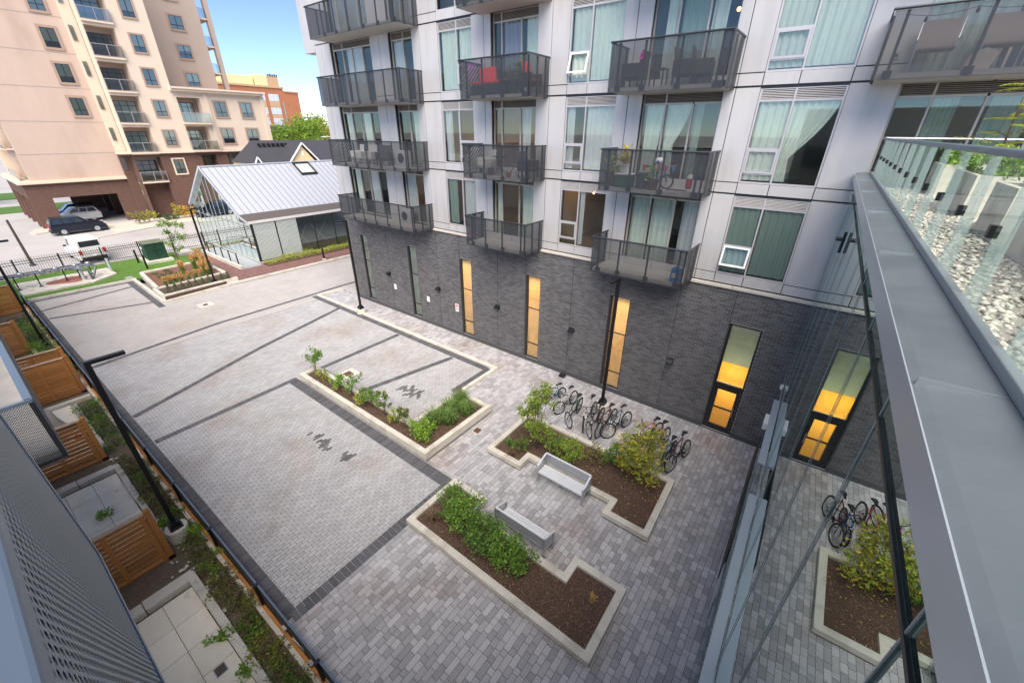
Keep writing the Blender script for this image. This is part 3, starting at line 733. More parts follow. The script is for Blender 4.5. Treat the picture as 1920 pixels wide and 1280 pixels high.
# ------------------------------------------------------------------ the building the camera stands on
OB = thing('camera_side_building', (0, 0, 0), 'long building with perforated guards and glass podium along the near side', 'building')
mwall = M('pale_bounce_wall', (.78,.77,.75), .8, var=.04)  # wall out of view, kept pale to bounce light into the courtyard
MB(UV).box(-44,-2.7,-12,-1.66,-.4,7.4).build('wing', mwall, OB); MB(UV).box(-2.69,60,-12,-1.66,-.4,11.2).build('wing', mwall, OB)  # unseen wing, its height cut down to let in more sky light
# own balcony guard, right below the lens
def guard(u0,u1,vf,z0,z1,perf,par,endpanel=None,depth=1.5,rail_w=.06,name='balcony'):
    s = MB(UV).box(u0+.03,u1-.03,-1.655,vf-.03,z0-.04,z0+.14).build(name, MT['slab'], par)
    # perforated sheet: local frame so that the hole pattern lies along it
    def sheet_l(nm, w_, h_, loc, rz, mat):
        o = MB().box(0,w_,-.001,.001,0,h_).build(nm, mat, s, local=True); o.location = loc; o.rotation_euler[2] = rz
    sheet_l('perforated_sheet', (u1-u0)-.1, z1-z0-.1, UV(u0+.05,vf-.002,z0+.05), AN, perf)
    fr = MT['guardframe']
    if perf is MT['perf']: MB(UV).box(u0+.05,u1-.05,vf-.0075,vf-.0055,z0+.05,z1-.05).build('hole_shade_sheet', MT['dark'], s)  # added dark sheet: shade inside the holes, put in as colour
    MB(UV).box(u0,u1,vf-.012,vf+.003,z0,z0+.05).build('bottom_frame', fr, s)
    MB(UV).box(u0,u1,vf-rail_w,vf+.001,z1-.05,z1).build('top_rail', fr, s, bevel=.008)
    for uu in (u0,u1): MB(UV).box(uu-.04 if uu==u1 else uu, uu if uu==u1 else uu+.04, vf-.012,vf+.003,z0+.05,z1-.05).build('end_frame', fr, s)
    k = u0+1.3
    while k < u1-.4:
        MB(UV).box(k-.025,k+.025,vf-.06,vf-.014,z0+.05,z1-.05).build('guard_post', MT['rail'], s); k += 1.25
    return s
g1 = guard(-2.12,1.9,-.13,8.34,9.42,MT['perf'],OB,rail_w=.10)
g2 = guard(-15.4,-8.55,-.18,5.37,6.47,MT['perf2'],OB,rail_w=.09)
# end panel of the lower balcony (facing the lens)
o = MB().box(-.001,.001,0,1.38,0,1.0).build('perforated_sheet', MT['perf2'], g2, local=True); o.location = UV(-8.55,-1.60,5.42); o.rotation_euler[2] = AN
MB(UV).box(-8.565,-8.535,-1.62,-.19,5.37,5.42).build('bottom_frame', MT['dark'], g2)
MB(UV).box(-8.585,-8.525,-1.62,-.19,6.42,6.47).build('top_rail', MT['guardframe'], g2)
MB(UV).box(-8.565,-8.535,-.24,-.185,5.42,6.42).build('end_frame', MT['dark'], g2)
MB(UV).box(-8.60,-8.555,-.80,-.75,5.42,6.42).build('guard_post', MT['dark'], g2)
# --- glass podium wall
GU = .586
VJ = [1.31+1.37*k for k in range(-3,10)]+[14.26]
ZJ = [0.06,8.60,9.02]
for a,b in zip(VJ[:-1],VJ[1:]):
    for c,d in zip(ZJ[:-1],ZJ[1:]):
        MB(UV).box(GU,GU+.02,a+.012,b-.012,c+.012,d-.012).build('curtain_wall_pane', MT['curtainwall' if c < 8 else 'curtainwall_top'], OB)
for a in VJ[1:-1]: MB(UV).box(GU-.002,GU+.003,a-.004,a+.004,.06,9.02).build('mullion', M('mullion_grey',(.30,.33,.34),.4) if 'mul' not in MT else MT['mul'], OB); MT['mul'] = bpy.data.materials['mullion_grey']
for c in ZJ[1:-1]: MB(UV).box(GU-.005,GU+.008,VJ[0],14.24,c-.011,c+.011).build('transom', MT['dark'], OB)
pi = MB(UV)
pi.box(GU+3.5,GU+3.6,-2.5,14.2,0,8.9).box(GU+.1,GU+3.5,-2.5,14.2,5.5,5.62).box(GU+.1,GU+3.5,-2.5,14.2,-.02,.03)
pi.build('podium_interior', M('podium_room', (.46,.52,.50), .8), OB)
MB(UV).box(GU+.3,6.5,-2.5,14.24,8.70,8.84).build('podium_roof', MT['conc_grey'], OB)
def ucurtain(v0,v1,z0,z1,u,label):
    n = int((v1-v0)/.03); V = []
    for j in range(5):
        for i in range(n+1):
            vv = v0+(v1-v0)*i/n; V.append(UV(u+.04*math.sin(i*1.1)+.01*math.sin(i*2.7), vv, z1+(z0-z1)*j/4))
    F = [(j*(n+1)+i, j*(n+1)+i+1, (j+1)*(n+1)+i+1, (j+1)*(n+1)+i) for j in range(4) for i in range(n)]
    np_mesh('curtain', V, F, MT['curtain'], None, smooth=True, label=label, cat='curtain')
ucurtain(8.9,10.6,.1,3.5,GU+.35,'tall mint curtain inside the glass podium near the brick corner')
ucurtain(5.6,6.9,.1,3.5,GU+.35,'tall mint curtain inside the glass podium facing the mulch planter')
ucurtain(9.6,13.6,5.7,8.5,GU+.35,'long pale curtain inside the upper podium glass by the facade corner')
# coping
cp = MB(UV).extr([(.490,-3,8.985),(.490,-3,9.115),(.530,-3,9.125),(.752,-3,9.150),(.752,-3,8.9),(.60,-3,8.9),(.60,-3,8.985)],(0,17.22,0)).build('coping', M('coping_metal', (.215,.240,.260), .42, metal=.35, var=.16, scale=2.6, blotch=(.70,.72,.74,.8), bl_scale=1.8, bump=.04, bscale=6), OB)
MB(UV).box(.484,.4895,-3,14.22,8.96,9.118).build('drip_edge', M('coping_edge', (.55,.60,.65), .35, metal=.4, var=.03), cp)
for vv in (2.05,4.5,6.95,9.4,11.85): MB(UV).box(.50,.750,vv-.004,vv+.004,9.05,9.1525).build('coping_seam', MT['galv'], cp)
# glass balustrade on the coping
BL = thing('glass_balustrade', UV(.82,6,9.1), 'frameless glass balustrade with grey rail and steel fins above the podium coping', 'balustrade')
MB(UV).box(.754,.798,-.5,13.75,8.95,9.20).build('shoe_channel', MT['galv'], BL, bevel=.006)
fv = [.75+.85*k for k in range(16)]
for a,b in zip([-.1]+fv,fv): MB(UV).quad((.776,a+.008,9.2),(.776,b-.008,9.2),(.776,b-.008,9.89),(.776,a+.008,9.89)).build('glass_panel', MT['clear'], BL)
MB(UV).quad((.776,fv[-1]+.008,9.2),(.776,13.73,9.2),(.776,13.73,9.89),(.776,fv[-1]+.008,9.89)).build('glass_panel', MT['clear'], BL)
for k in fv:
    fn = MB(UV).extr([(.802,k-.005,8.86),(.890,k-.005,8.86),(.855,k-.005,9.88),(.802,k-.005,9.88)],(0,.010,0)).build('fin', MT.setdefault('finm', screen('glass_fin',(.40,.50,.49),.40,rough=.2,metal=.2)), BL)
    MB(UV).box(.764,.806,k-.022,k+.022,9.51,9.575).build('glass_clamp', MT['black'], BL)
MB(UV).box(.745,.822,-.5,13.77,9.895,9.935).build('top_rail', MT['guardframe'], BL, bevel=.01)
MB(UV).tube([(.80,13.72,9.925),(6.2,13.72,9.925)],.022,8).build('return_rail', MT['steel'], BL)
for k in range(5): MB(UV).quad((.86+1.1*k,13.72,9.0),(.86+1.1*k+1.08,13.72,9.0),(.86+1.1*k+1.08,13.72,9.88),(.86+1.1*k,13.72,9.88)).build('glass_panel', MT['clear'], BL)
# gravel on the roof
N = 6500
U = rng.uniform(.86,2.4,N)**1.0; Vv = 1.2+12.4*rng.random(N)**1.4; rr = rng.uniform(.014,.036,N)
oct_ = np.array([(1,0,0),(.6,.8,.1),(-.3,.95,0),(-1,.1,.05),(-.55,-.8,0),(.5,-.85,.05),(0.1,0,.62),(0,0,-.5)])
tri = np.array([(i,(i+1)%6,6) for i in range(6)]+[((i+1)%6,i,7) for i in range(6)])
ang = rng.uniform(0,6.28,N); sx = rng.uniform(.8,1.5,N)
Pb = np.repeat(oct_[None],N,0)*rr[:,None,None]; Pb[:,:,0] *= sx[:,None]
ca, sa = np.cos(ang)[:,None], np.sin(ang)[:,None]
px_, py_ = Pb[:,:,0]*ca-Pb[:,:,1]*sa, Pb[:,:,0]*sa+Pb[:,:,1]*ca
uu, vv = px_+U[:,None], py_+Vv[:,None]
zz = Pb[:,:,2]+8.853+rng.uniform(0,.02,N)[:,None]
W = np.stack([uu*math.cos(AN)-vv*math.sin(AN), uu*math.sin(AN)+vv*math.cos(AN), zz],-1).reshape(-1,3)
Fg = (np.arange(N)*8)[:,None,None]+tri[None]
np_mesh('roof_gravel', W, Fg.reshape(-1,3), M('river_gravel', (.60,.56,.49), .8, var=.1, isl=.35, hue=.04), None, smooth=True, kind='stuff', label='rounded cream and grey gravel on the podium roof', cat='gravel')
MB(UV).box(.846,6.2,-2.4,13.7,8.842,8.856).build('gravel_bed', M('gravel_bed', (.36,.33,.29), .9, var=.3, scale=30), OB)
# roof planters
PLB = [(12.35,13.4),(9.3,10.9),(7.3,8.25),(4.25,6.85),(1.6,3.7)]
PLN = ['smallest pale concrete roof planter next to the facade','long pale concrete roof planter second from the facade','short pale concrete roof planter in the middle of the terrace','long pale concrete roof planter in front of the coping','pale concrete roof planter nearest the lens']
mplant = M('roof_planter_concrete', (.62,.59,.50), .85, var=.10, scale=2, blotch=(.6,.58,.52,.7), bl_scale=2.5, bump=.2)
for (a,b),lb in zip(PLB,PLN):
    t = thing('roof_planter', UV(1.76,a,8.86), lb, 'planter', 'concrete planters on the podium roof')
    m = MB(UV); m.box(1.76,1.84,a,b,8.86,9.47).box(2.62,2.70,a,b,8.86,9.47).box(1.84,2.62,a,a+.08,8.86,9.47).box(1.84,2.62,b-.08,b,8.86,9.47); m.build('box_wall', mplant, t)
    MB(UV).box(1.84,2.62,a+.08,b-.08,8.9,9.40).build('soil', MT['soil'], t)
# sun-shade ledge on the podium glass
LD = thing('glass_wall_ledge', UV(GU,8,3.7), 'grey metal ledge with dark grille fixed along the podium glass', 'ledge')
mle = M('ledge_metal', (.50,.55,.61), .35, metal=.5, var=.04)
MB(UV).box(GU-.15,GU-.008,8.5,11.4,3.62,3.68).build('ledge_plate', mle, LD)
MB(UV).box(GU-.15,GU-.008,-1.0,7.45,3.62,3.68).build('ledge_plate', mle, LD)
MB(UV).box(GU-.035,GU-.008,7.45,8.5,3.60,3.66).build('ledge_bar', MT['galv'], LD)
MB(UV).box(GU-.035,GU-.008,11.4,13.2,3.60,3.65).build('ledge_bar', MT['steel'], LD)
MB(UV).box(GU-.09,GU-.008,12.25,12.40,3.57,3.66).build('bracket_block', MT['white'], LD)
MB(UV).box(GU-.24,GU-.151,10.1,10.6,3.50,3.66).build('bracket_block', MT['white'], LD)
MB(UV).box(GU-.205,GU-.19,6.1,9.9,3.42,3.47).build('grille_rail', MT['dark'], LD)
MB(UV).box(GU-.205,GU-.19,6.1,9.9,2.55,2.60).build('grille_rail', MT['dark'], LD)
for k in range(54): MB(UV).box(GU-.215,GU-.18,6.12+.07*k,6.15+.07*k,2.60,3.42).build('grille_bar', MT['dark'], LD)
MB(UV).box(GU-.20,GU-.185,5.4,6.1,2.4,3.1).build('grille_plate', MT['galv'], LD)
BKT = thing('bracket_light', UV(GU,10.5,8.2), 'dark cross shaped bracket light on the podium glass below the coping', 'light')
MB(UV).box(GU-.06,GU-.008,10.3,10.35,7.9,8.3).build('upright', MT['dark'], BKT)
MB(UV).box(GU-.16,GU-.008,10.22,10.43,8.14,8.18).build('arm', MT['dark'], BKT)
# ------------------------------------------------------------------ stucco tower across the lane
LB = thing('stucco_tower', (-68, 5, 0), 'tall beige stucco apartment tower with brown brick base across the lane', 'building')
st = M('beige_stucco', (.52,.395,.32), .9, var=.09, scale=.5, bump=.25, bscale=18, blotch=(.84,.80,.78,.8), bl_scale=.35, aniso=(1,1,.45))
stl = M('cream_stucco', (.64,.52,.41), .9, var=.04, scale=.8)
std = M('taupe_stucco', (.42,.33,.275), .9, var=.05, scale=.8)
tr_ = M('window_trim', (.36,.255,.20), .85, var=.05)
bb = M('brown_brick', (.12,.066,.05), .85, var=.12, scale=1.5, bump=.2, bscale=20)
bkn = nd(bb.node_tree,'ShaderNodeTexBrick'); t_ = bb.node_tree; co_ = nd(t_,'ShaderNodeTexCoord'); sp_ = nd(t_,'ShaderNodeSeparateXYZ'); cb_ = nd(t_,'ShaderNodeCombineXYZ')
t_.links.new(co_.outputs['Object'], sp_.inputs[0]); t_.links.new(mathn(t_,'ADD',sp_.outputs['X'],sp_.outputs['Y']), cb_.inputs['X']); t_.links.new(sp_.outputs['Z'], cb_.inputs['Y']); t_.links.new(cb_.outputs[0], bkn.inputs['Vector'])
bkn.inputs['Scale'].default_value = 1; bkn.inputs['Brick Width'].default_value = .3; bkn.inputs['Row Height'].default_value = .09; bkn.inputs['Mortar Size'].default_value = .008
bkn.inputs['Color1'].default_value = (.85,.85,.85,1); bkn.inputs['Color2'].default_value = (1.15,1.12,1.1,1); bkn.inputs['Mortar'].default_value = (1.3,1.3,1.3,1)
src = t_.nodes['Principled BSDF'].inputs['Base Color'].links[0].from_socket; mx_ = nd(t_,'ShaderNodeMix',data_type='RGBA',blend_type='MULTIPLY'); mx_.inputs['Factor'].default_value = .9
t_.links.new(src, mx_.inputs['A']); t_.links.new(bkn.outputs[0], mx_.inputs['B']); t_.links.new(mx_.outputs['Result'], t_.nodes['Principled BSDF'].inputs['Base Color'])
MB().box(-82,-68,5.6,13.4,4.9,31).build('stucco_wall', st, LB)
gm = M('reveal_groove', (.38,.31,.26), .9)
for z in (7.45,10.52,13.67,16.8,19.9): MB().box(-68.004,-67.988,5.6,13.4,z-.03,z+.03).build('reveal_groove', gm, LB)
MB().box(-67.9,-67.98,0,0,0,0)
m = MB()
for a,b,c,d in cells(4.85,13.4,0,4.62,[(6.6,12.05,-1,3.12)]): m.box(-68.35,-67.9,a,b,c,d)
m.build('brick_wall', bb, LB)
# parking under the tower
m = MB(); m.box(-82,-68.35,13.0,13.4,0,4.6).box(-82,-81.6,9.6,13.0,0,4.6).box(-68.36,-82,4.85,13,4.3,4.6)
for (a,b) in ((-71.0,-70.5),(-75.3,-74.9),(-78.9,-78.5),(-82,-81.6)): m.box(a,b,4.85,5.5,0,4.3)
m.box(-82,-68.35,4.85,5.4,3.2,4.3).box(-74.2,-73.7,12.2,13,0,4.3).box(-78.2,-77.7,12.2,13,0,4.3)
m.build('undercroft', bb, LB)
MB().box(-82.3,-67.55,4.55,13.9,4.62,4.80).build('cornice', stl, LB); MB().box(-82.2,-67.7,4.7,13.8,4.80,4.93).build('cornice', stl, LB)
def lwin(y0,y1,z0,z1,x,trim=.22,par=LB,mat=None,sill=False):
    m = MB(); m.box(x,x+.08,y0-trim,y0,z0-trim,z1+trim).box(x,x+.08,y1,y1+trim,z0-trim,z1+trim).box(x,x+.08,y0,y1,z1,z1+trim).box(x,x+.10,y0,y1,z0-trim,z0)
    w_ = m.build('window', mat or tr_, par)
    ym = (y0+y1)/2; zm = z0+(z1-z0)*.30; q = .035
    f = MB(); f.box(x+.005,x+.06,y0,y0+q,z0,z1).box(x+.005,x+.06,y1-q,y1,z0,z1).box(x+.005,x+.06,y0+q,y1-q,z1-q,z1).box(x+.005,x+.06,y0+q,y1-q,z0,z0+q).box(x+.005,x+.06,ym-q,ym+q,z0+q,z1-q).box(x+.005,x+.058,y0+q,ym-q,zm-q,zm+q).box(x+.005,x+.058,ym+q,y1-q,zm-q,zm+q); f.build('frame', MT['dark'], w_)
    bl_ = M_BL[random.choice((0,0,1,3,3))]
    for a,b in ((y0+q,ym-q),(ym+q,y1-q)):
        MB().box(x+.045,x+.049,a,b,z0+q,zm-q).build('pane', MT['glass_dark'], w_); MB().box(x+.045,x+.049,a,b,zm+q,z1-q).build('pane', MT['glass_dark'], w_)
    zb_ = random.choice((z0+.03,zm,zm,z0+(z1-z0)*.55)); MB().box(x+.004,x+.012,y0+.03,y1-.03,zb_,z1-.03).build('blind', bl_, w_)
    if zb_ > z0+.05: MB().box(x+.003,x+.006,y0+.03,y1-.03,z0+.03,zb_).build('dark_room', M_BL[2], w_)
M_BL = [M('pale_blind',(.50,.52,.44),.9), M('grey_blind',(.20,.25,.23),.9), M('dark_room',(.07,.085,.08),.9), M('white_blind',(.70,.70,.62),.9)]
for k in range(6): lwin(11.32,12.42,11.15+3.03*k,12.80+3.03*k,-68)
MB().box(-68.4,-67.55,13.4,14.32,7.5,31).build('pilaster', stl, LB); MB().box(-68.4,-67.5,13.4,14.32,0,7.3).build('pilaster', bb, LB)
for k in range(8): MB().box(-67.56,-67.44,13.52,13.85,5.6+3.1*k,6.9+3.1*k).build('narrow_window', MT['glass_dark'], LB)
# middle bay with recessed balconies
ops2 = [(14.42,16.88,4.36+3.1*k,6.95+3.1*k) for k in range(8)]
m = MB()
for a,b,c,d in cells(14.32,20.25,7.5,31,ops2): m.box(-67.3,-66,a,b,c,d)
m.build('stucco_wall', stl, LB)
m = MB()
for a,b,c,d in cells(14.32,20.25,0,7.3,[(14.42,16.88,.0,6.95)]): m.box(-67.3,-66,a,b,c,d)
m.build('brick_wall', bb, LB)
MB().box(-67.6,-67.3,14.42,16.88,0,4.2).build('recess_wall', bb, LB)
MB().box(-67.9,-67.6,14.3,17,4.2,31).build('recess_wall', st, LB)
MB().box(-67.31,-65.55,13.2,20.6,7.31,7.49).build('cornice', stl, LB)
gl_ = glass('balcony_glass', (.55,.62,.62), refl=.15)
def lbal(y0,y1,z,x0,x1,par,door=True,dn_=2):
    s = MB().box(x0,x1,y0,y1,z-.16,z).build('balcony', stl, par)
    r = MB(); r.box(x1-.05,x1,y0,y1,z+1.05,z+1.10).box(x1-.05,x1,y0,y0+.05,z,z+1.05).box(x1-.05,x1,y1-.05,y1,z,z+1.05).box(x1-.05,x1,(y0+y1)/2-.03,(y0+y1)/2+.03,z,z+1.05).box(x1-.05,x1,y0,y1,z+.04,z+.08)
    r.build('railing', M('railing_grey',(.36,.34,.33),.5,metal=.3) if 'rg' not in MT else MT['rg'], s)
    for a,b in ((y0+.06,(y0+y1)/2-.04),((y0+y1)/2+.04,y1-.06)): MB().box(x1-.03,x1-.022,a,b,z+.1,z+1.03).build('glass_panel', gl_, s)
MT['rg'] = M('railing_grey',(.36,.34,.33),.5,metal=.3)
def ldoor(y0,y1,z,x,par,h=2.2):
    q=.05; m = MB(); n = 3; m.box(x,x+.06,y0,y1,z+h-q,z+h).box(x,x+.06,y0,y1,z,z+q).box(x,x+.06,y0,y1,z+h*.78,z+h*.78+.04)
    for i in range(n+1): yy = y0+(y1-y0)*i/n; m.box(x,x+.062,yy-.025,yy+.025,z,z+h)
    d = m.build('balcony_door', MT['dark'], par)
    for i in range(n): MB().box(x+.02,x+.024,y0+(y1-y0)*i/n+.025,y0+(y1-y0)*(i+1)/n-.025,z+q,z+h-q).build('pane', MT['glass_dark'], d)
    MB().box(x+.004,x+.01,y0,y1,z,z+h).build('blind', random.choice(M_BL), d)
for k in range(7):
    z = 4.28+3.1*k; lbal(14.36,16.92,z,-67.6,-65.75,LB); ldoor(14.6,16.7,z+.02,-67.6,LB)
    lwin(18.05,19.1,5.05+3.1*k if k else 5.0,6.6+3.1*k,-66,par=LB,trim=.17,mat=stl if k == 0 else None)
# taupe tower set back
MB().box(-82,-73,20.25,28.1,7.5,31).build('stucco_wall', std, LB)
MB().box(-82,-78,28.1,29.9,7.5,31).build('stucco_wall', std, LB)
for k in range(5): lwin(24.55,25.95,15.05+3.07*k,16.45+3.07*k,-73,trim=.20,mat=tr_)
for k in range(5):
    z = 13.8+3.06*k; lbal(28.1,29.6,z,-78,-73.6,LB)
for yy in (29.45,): MB().box(-74.1,-73.5,29.2,29.75,7.5,31).build('corner_post', std, LB)
# low wing
m = MB()
for a,b,c,d in cells(20.25,30.4,7.5,13.85,[(20.5,22.9,7.6+3.1*k,10.2+3.1*k) for k in range(2)]): m.box(-67.3,-66,a,b,c,d)
m.box(-82,-67.3,29.9,30.4,0,13.85).box(-82,-66.0,20.25,30.4,13.85,13.9); m.build('stucco_wall', stl, LB)
m = MB()
for a,b,c,d in cells(20.25,30.4,0,7.3,[(21.2,22.9,4.9,7.0),(24.2,25.9,4.9,7.0)]): m.box(-67.3,-66.0,a,b,c,d)
m.build('brick_wall', bb, LB)
for a,b in ((21.2,22.9),(24.2,25.9)): ldoor(a,b,4.9,-67.2,LB,2.1)
MB().box(-67.3,-65.6,20.6,30.9,7.31,7.49).build('cornice', stl, LB)
for a,b,x in ((13.9,14.15,-65.4),(14.15,14.35,-65.2)): MB().box(-82,x,20.0,30.4+(-65.0-x)*-1+.4,a,b).build('cornice', stl, LB)
MB().box(-68.2,-67.9,20.3,23.2,7.5,13.8).build('recess_wall', st, LB)
for k in range(2):
    z = 7.5+3.05*k; lbal(20.35,23.3,z+.05,-67.9,-65.3,LB); ldoor(20.7,22.6,z+.07,-67.9,LB)
    for y0,y1 in ((24.3,25.6),(27.4,28.7)): lwin(y0,y1,8.3+3.05*k,9.95+3.05*k,-66,trim=.2)
MB().box(-66.3,-65.8,30.0,30.5,7.5,13.85).build('pilaster', stl, LB)
MB().box(-66.3,-65.85,23.35,23.75,7.5,13.85).build('pilaster', stl, LB)
# side balconies towards the street
for k in range(3):
    z = 4.95+3.05*k; s = MB().box(-75,-68.3,4.9,5.6,z-.1,z).build('balcony', stl, LB)
    MB().box(-75,-68.3,4.92,4.96,z+.98,z+1.03).build('railing', MT['rg'], s); MB().box(-75,-68.3,4.93,4.945,z+.1,z+.98).build('glass_panel', gl_, s)
    MB().box(-72,-69.2,5.585,5.60,z+.05,z+2.2).build('balcony_door', MT['glass_dark'], LB)
MB().box(-76,-75.4,4.9,5.6,4.9,31).build('pilaster', stl, LB)
# ------------------------------------------------------------------ brick office block far behind
FB = thing('brick_office_block', (-115, 52, 0), 'orange brick office block with cream penthouse far behind the trees', 'building')
ob = M('orange_brick', (.40,.155,.075), .85, var=.08, scale=.5); obc = M('tan_trim', (.50,.33,.20), .85, var=.05); pent = M('cream_penthouse', (.72,.60,.34), .85, var=.05)
MB().box(-140,-115,36,58.4,0,18.7).build('brick_wall', ob, FB); MB().box(-140,-114.8,36,58.6,18.7,19.1).build('cornice', obc, FB)
MB().box(-138,-114.9,58.4,62,0,18.0).build('brick_wall', ob, FB); MB().box(-138,-114.7,58.62,62.2,18.0,18.3).build('cornice', obc, FB)
MB().box(-138,-116.5,40,52.6,19.1,20.9).build('penthouse', pent, FB); MB().box(-138,-115.5,52.9,55.4,19.1,21.3).build('penthouse', pent, FB); MB().box(-138,-115.5,55.4,58.0,19.1,21.2).build('penthouse', obc, FB)
for k in range(5): MB().box(-115.6,-115.4,55.7+.5*k,56.0+.5*k,21.2,21.5+.12*(k%2)).build('roof_vent', MT['dark'], FB)
fw_ = M('far_window', (.60,.63,.66), .25, metal=.3, var=.03)
for y0,y1,zs in ((54.6,57.0,(16.0,13.2,10.9)),(58.8,60.7,(15.3,12.6,10.9)),(48.6,51.0,(16.0,13.2,10.9)),(51.6,53.8,(16.0,13.2,10.9))):
    for z in zs:
        w_ = MB().box(-115,-114.96,y0,y1,z,z+1.45).build('window', fw_, FB); 
        for q in range(1,3): MB().box(-114.96,-114.93,y0+(y1-y0)*q/3-.03,y0+(y1-y0)*q/3+.03,z,z+1.45).build('mullion', MT['white'], w_)
        MB().box(-115,-114.97,y0,y1,z-1.25,z-.02).build('spandrel', obc, FB)
MB().extr([(-115,52,9.9),(-115,52,10.75),(-112.5,52,9.9)],(0,9.5,0)).build('awning', M('navy_awning',(.02,.03,.07),.8), FB)
t = thing('street_pole', (-100,50.5,0), 'thin pale street pole in front of the orange brick block', 'pole'); MB().tube([(-100,50.4,0),(-100,50.4,15.2)],.12,6).build('shaft', MT['galv'], t)
# ------------------------------------------------------------------ shingled house
HS = thing('shingled_house', (-56, 28, 0), 'house with dark shingle roof and cream gable behind the glass house', 'house')
sh = M('dark_shingles', (.045,.045,.055), .9, var=.25, scale=6, bump=.3, bscale=12); crm = M('cream_siding', (.72,.56,.32), .85, var=.04)
MB().box(-62,-55.2,23.2,36,0,6.4).build('wall', crm, HS)
MB().add([(-54.6,23.0,6.3),(-54.6,36.5,6.3),(-58.2,36.5,8.75),(-58.2,24.3,8.75),(-62,23,6.3),(-62,36.5,6.3)],[(0,1,2,3),(0,3,4),(4,3,2,5),(0,4,5,1)]).build('roof', sh, HS)
MB().add([(-53.6,26.3,6.45),(-53.6,28.15,8.5),(-53.6,30.0,6.45),(-58.4,28.15,8.5),(-55.2,26.3,6.45),(-55.2,30,6.45)],[(0,1,3,4),(1,2,5,3)]).build('gable_roof', sh, HS)
MB().extr([(-53.9,26.65,6.4),(-53.9,29.65,6.4),(-53.9,28.15,8.22)],(-1.2,0,0)).build('gable_wall', crm, HS)
for a,b in (((-53.62,26.3,6.48),(-53.62,28.15,8.52)),((-53.62,28.15,8.52),(-53.62,30.0,6.48))): MB().bar(a,b,.10,.16).build('barge_board', MT['white'], HS)
MB().box(-53.9,-53.86,28.0,28.3,7.1,7.6).build('gable_vent', MT['white'], HS)
for k in range(7): MB().box(-57.4,-57.0,24.6+.55*k,24.85+.55*k,8.15,8.45).build('roof_vent', MT['black'], HS)
MB().add([(-53.2,21.9,6.0),(-53.2,22.5,7.15),(-53.2,23.1,6.0),(-56,22.5,7.15),(-56,21.9,6.0),(-56,23.1,6.0)],[(0,1,3,4),(1,2,5,3),(0,2,1)]).build('porch_roof', sh, HS)
for a,b in (((-53.22,21.85,6.0),(-53.22,22.5,7.18)),((-53.22,22.5,7.18),(-53.22,23.15,6.0))): MB().bar(a,b,.08,.14).build('barge_board', MT['white'], HS)
MB().box(-55.5,-53.4,22.0,26.4,5.5,5.9).build('porch_eave', crm, HS)
MB().add([(-53.6,23.0,6.05),(-53.6,26.4,6.05),(-55.3,26.4,6.9),(-55.3,23.0,6.9)],[(0,1,2,3)]).build('porch_roof', sh, HS)
# ------------------------------------------------------------------ glass house
GH = thing('glass_house', (-42.5, 13.6, 0), 'gabled glass pavilion with silver standing seam roof beside the drive', 'pavilion')
rfm = M('zinc_roof', (.56,.58,.63), .42, metal=.35, var=.05, scale=5)
Y0, Y1 = 13.42, 33
prof = [(-48.55,3.72),(-43.2,7.13),(-38.0,3.83)]
th = .16
for (a,za),(b,zb) in zip(prof[:-1],prof[1:]): MB().extr([(a,Y0,za),(b,Y0,zb),(b,Y0,zb-th),(a,Y0,za-th)],(0,Y1-Y0,0)).build('roof', rfm, GH)
k = Y0+.06
while k < 28:
    MB().extr([(-43.2,k-.012,7.135),(-38.0,k-.012,3.835),(-38.0,k-.012,3.885),(-43.2,k-.012,7.185)],(0,.024,0)).build('seam', M('seam_metal',(.22,.23,.26),.5,metal=.4) if 'seam' not in MT else MT['seam'], GH); 
    if 'seam' not in MT: MT['seam'] = bpy.data.materials['seam_metal']
    k += .50
MB().box(-43.35,-43.05,Y0-.02,Y1,7.10,7.20).build('ridge_cap', rfm, GH)
MB().extr([(-38.0,Y0,3.80),(-36.52,Y0,3.42),(-36.52,Y0,3.30),(-38.0,Y0,3.30)],(0,Y1-Y0,0)).build('gutter_roof', M('dark_gutter',(.10,.085,.08),.7), GH)
MB().box(-36.519,-36.40,Y0,Y1,3.28,3.47).build('fascia', M('fascia_white',(.62,.60,.58),.5), GH)
for (a,za),(b,zb) in zip([(-48.6,3.72),(-43.2,7.16),(-38.0,3.86)],[(-43.2,7.16),(-38.0,3.86),(-36.45,3.45)]): MB().bar((a,Y0-.03,za-.06),(b,Y0-.03,zb-.06),.06,.18,up=(0,0,1)).build('verge_trim', MT['white'] if False else rfm, GH)
# skylight
ptr = lambda x: 7.13-.6346*(x+43.2)
m = MB()
for (xa,xb,ya,yb) in ((-43.0,-42.85,21.2,22.8),(-41.65,-41.5,21.2,22.8),(-42.85,-41.65,21.2,21.33),(-42.85,-41.65,22.67,22.8)):
    m.extr([(xa,ya,ptr(xa)),(xb,ya,ptr(xb)),(xb,ya,ptr(xb)+.16),(xa,ya,ptr(xa)+.16)],(0,yb-ya,0))
sk = m.build('skylight', MT['dark'], GH)
MB().extr([(-42.85,21.33,ptr(-42.85)+.06),(-41.65,21.33,ptr(-41.65)+.06),(-41.65,21.33,ptr(-41.65)+.10),(-42.85,21.33,ptr(-42.85)+.10)],(0,1.34,0)).build('pane', M('skylight_glass',(.55,.55,.50),.15,spec=.8), sk)
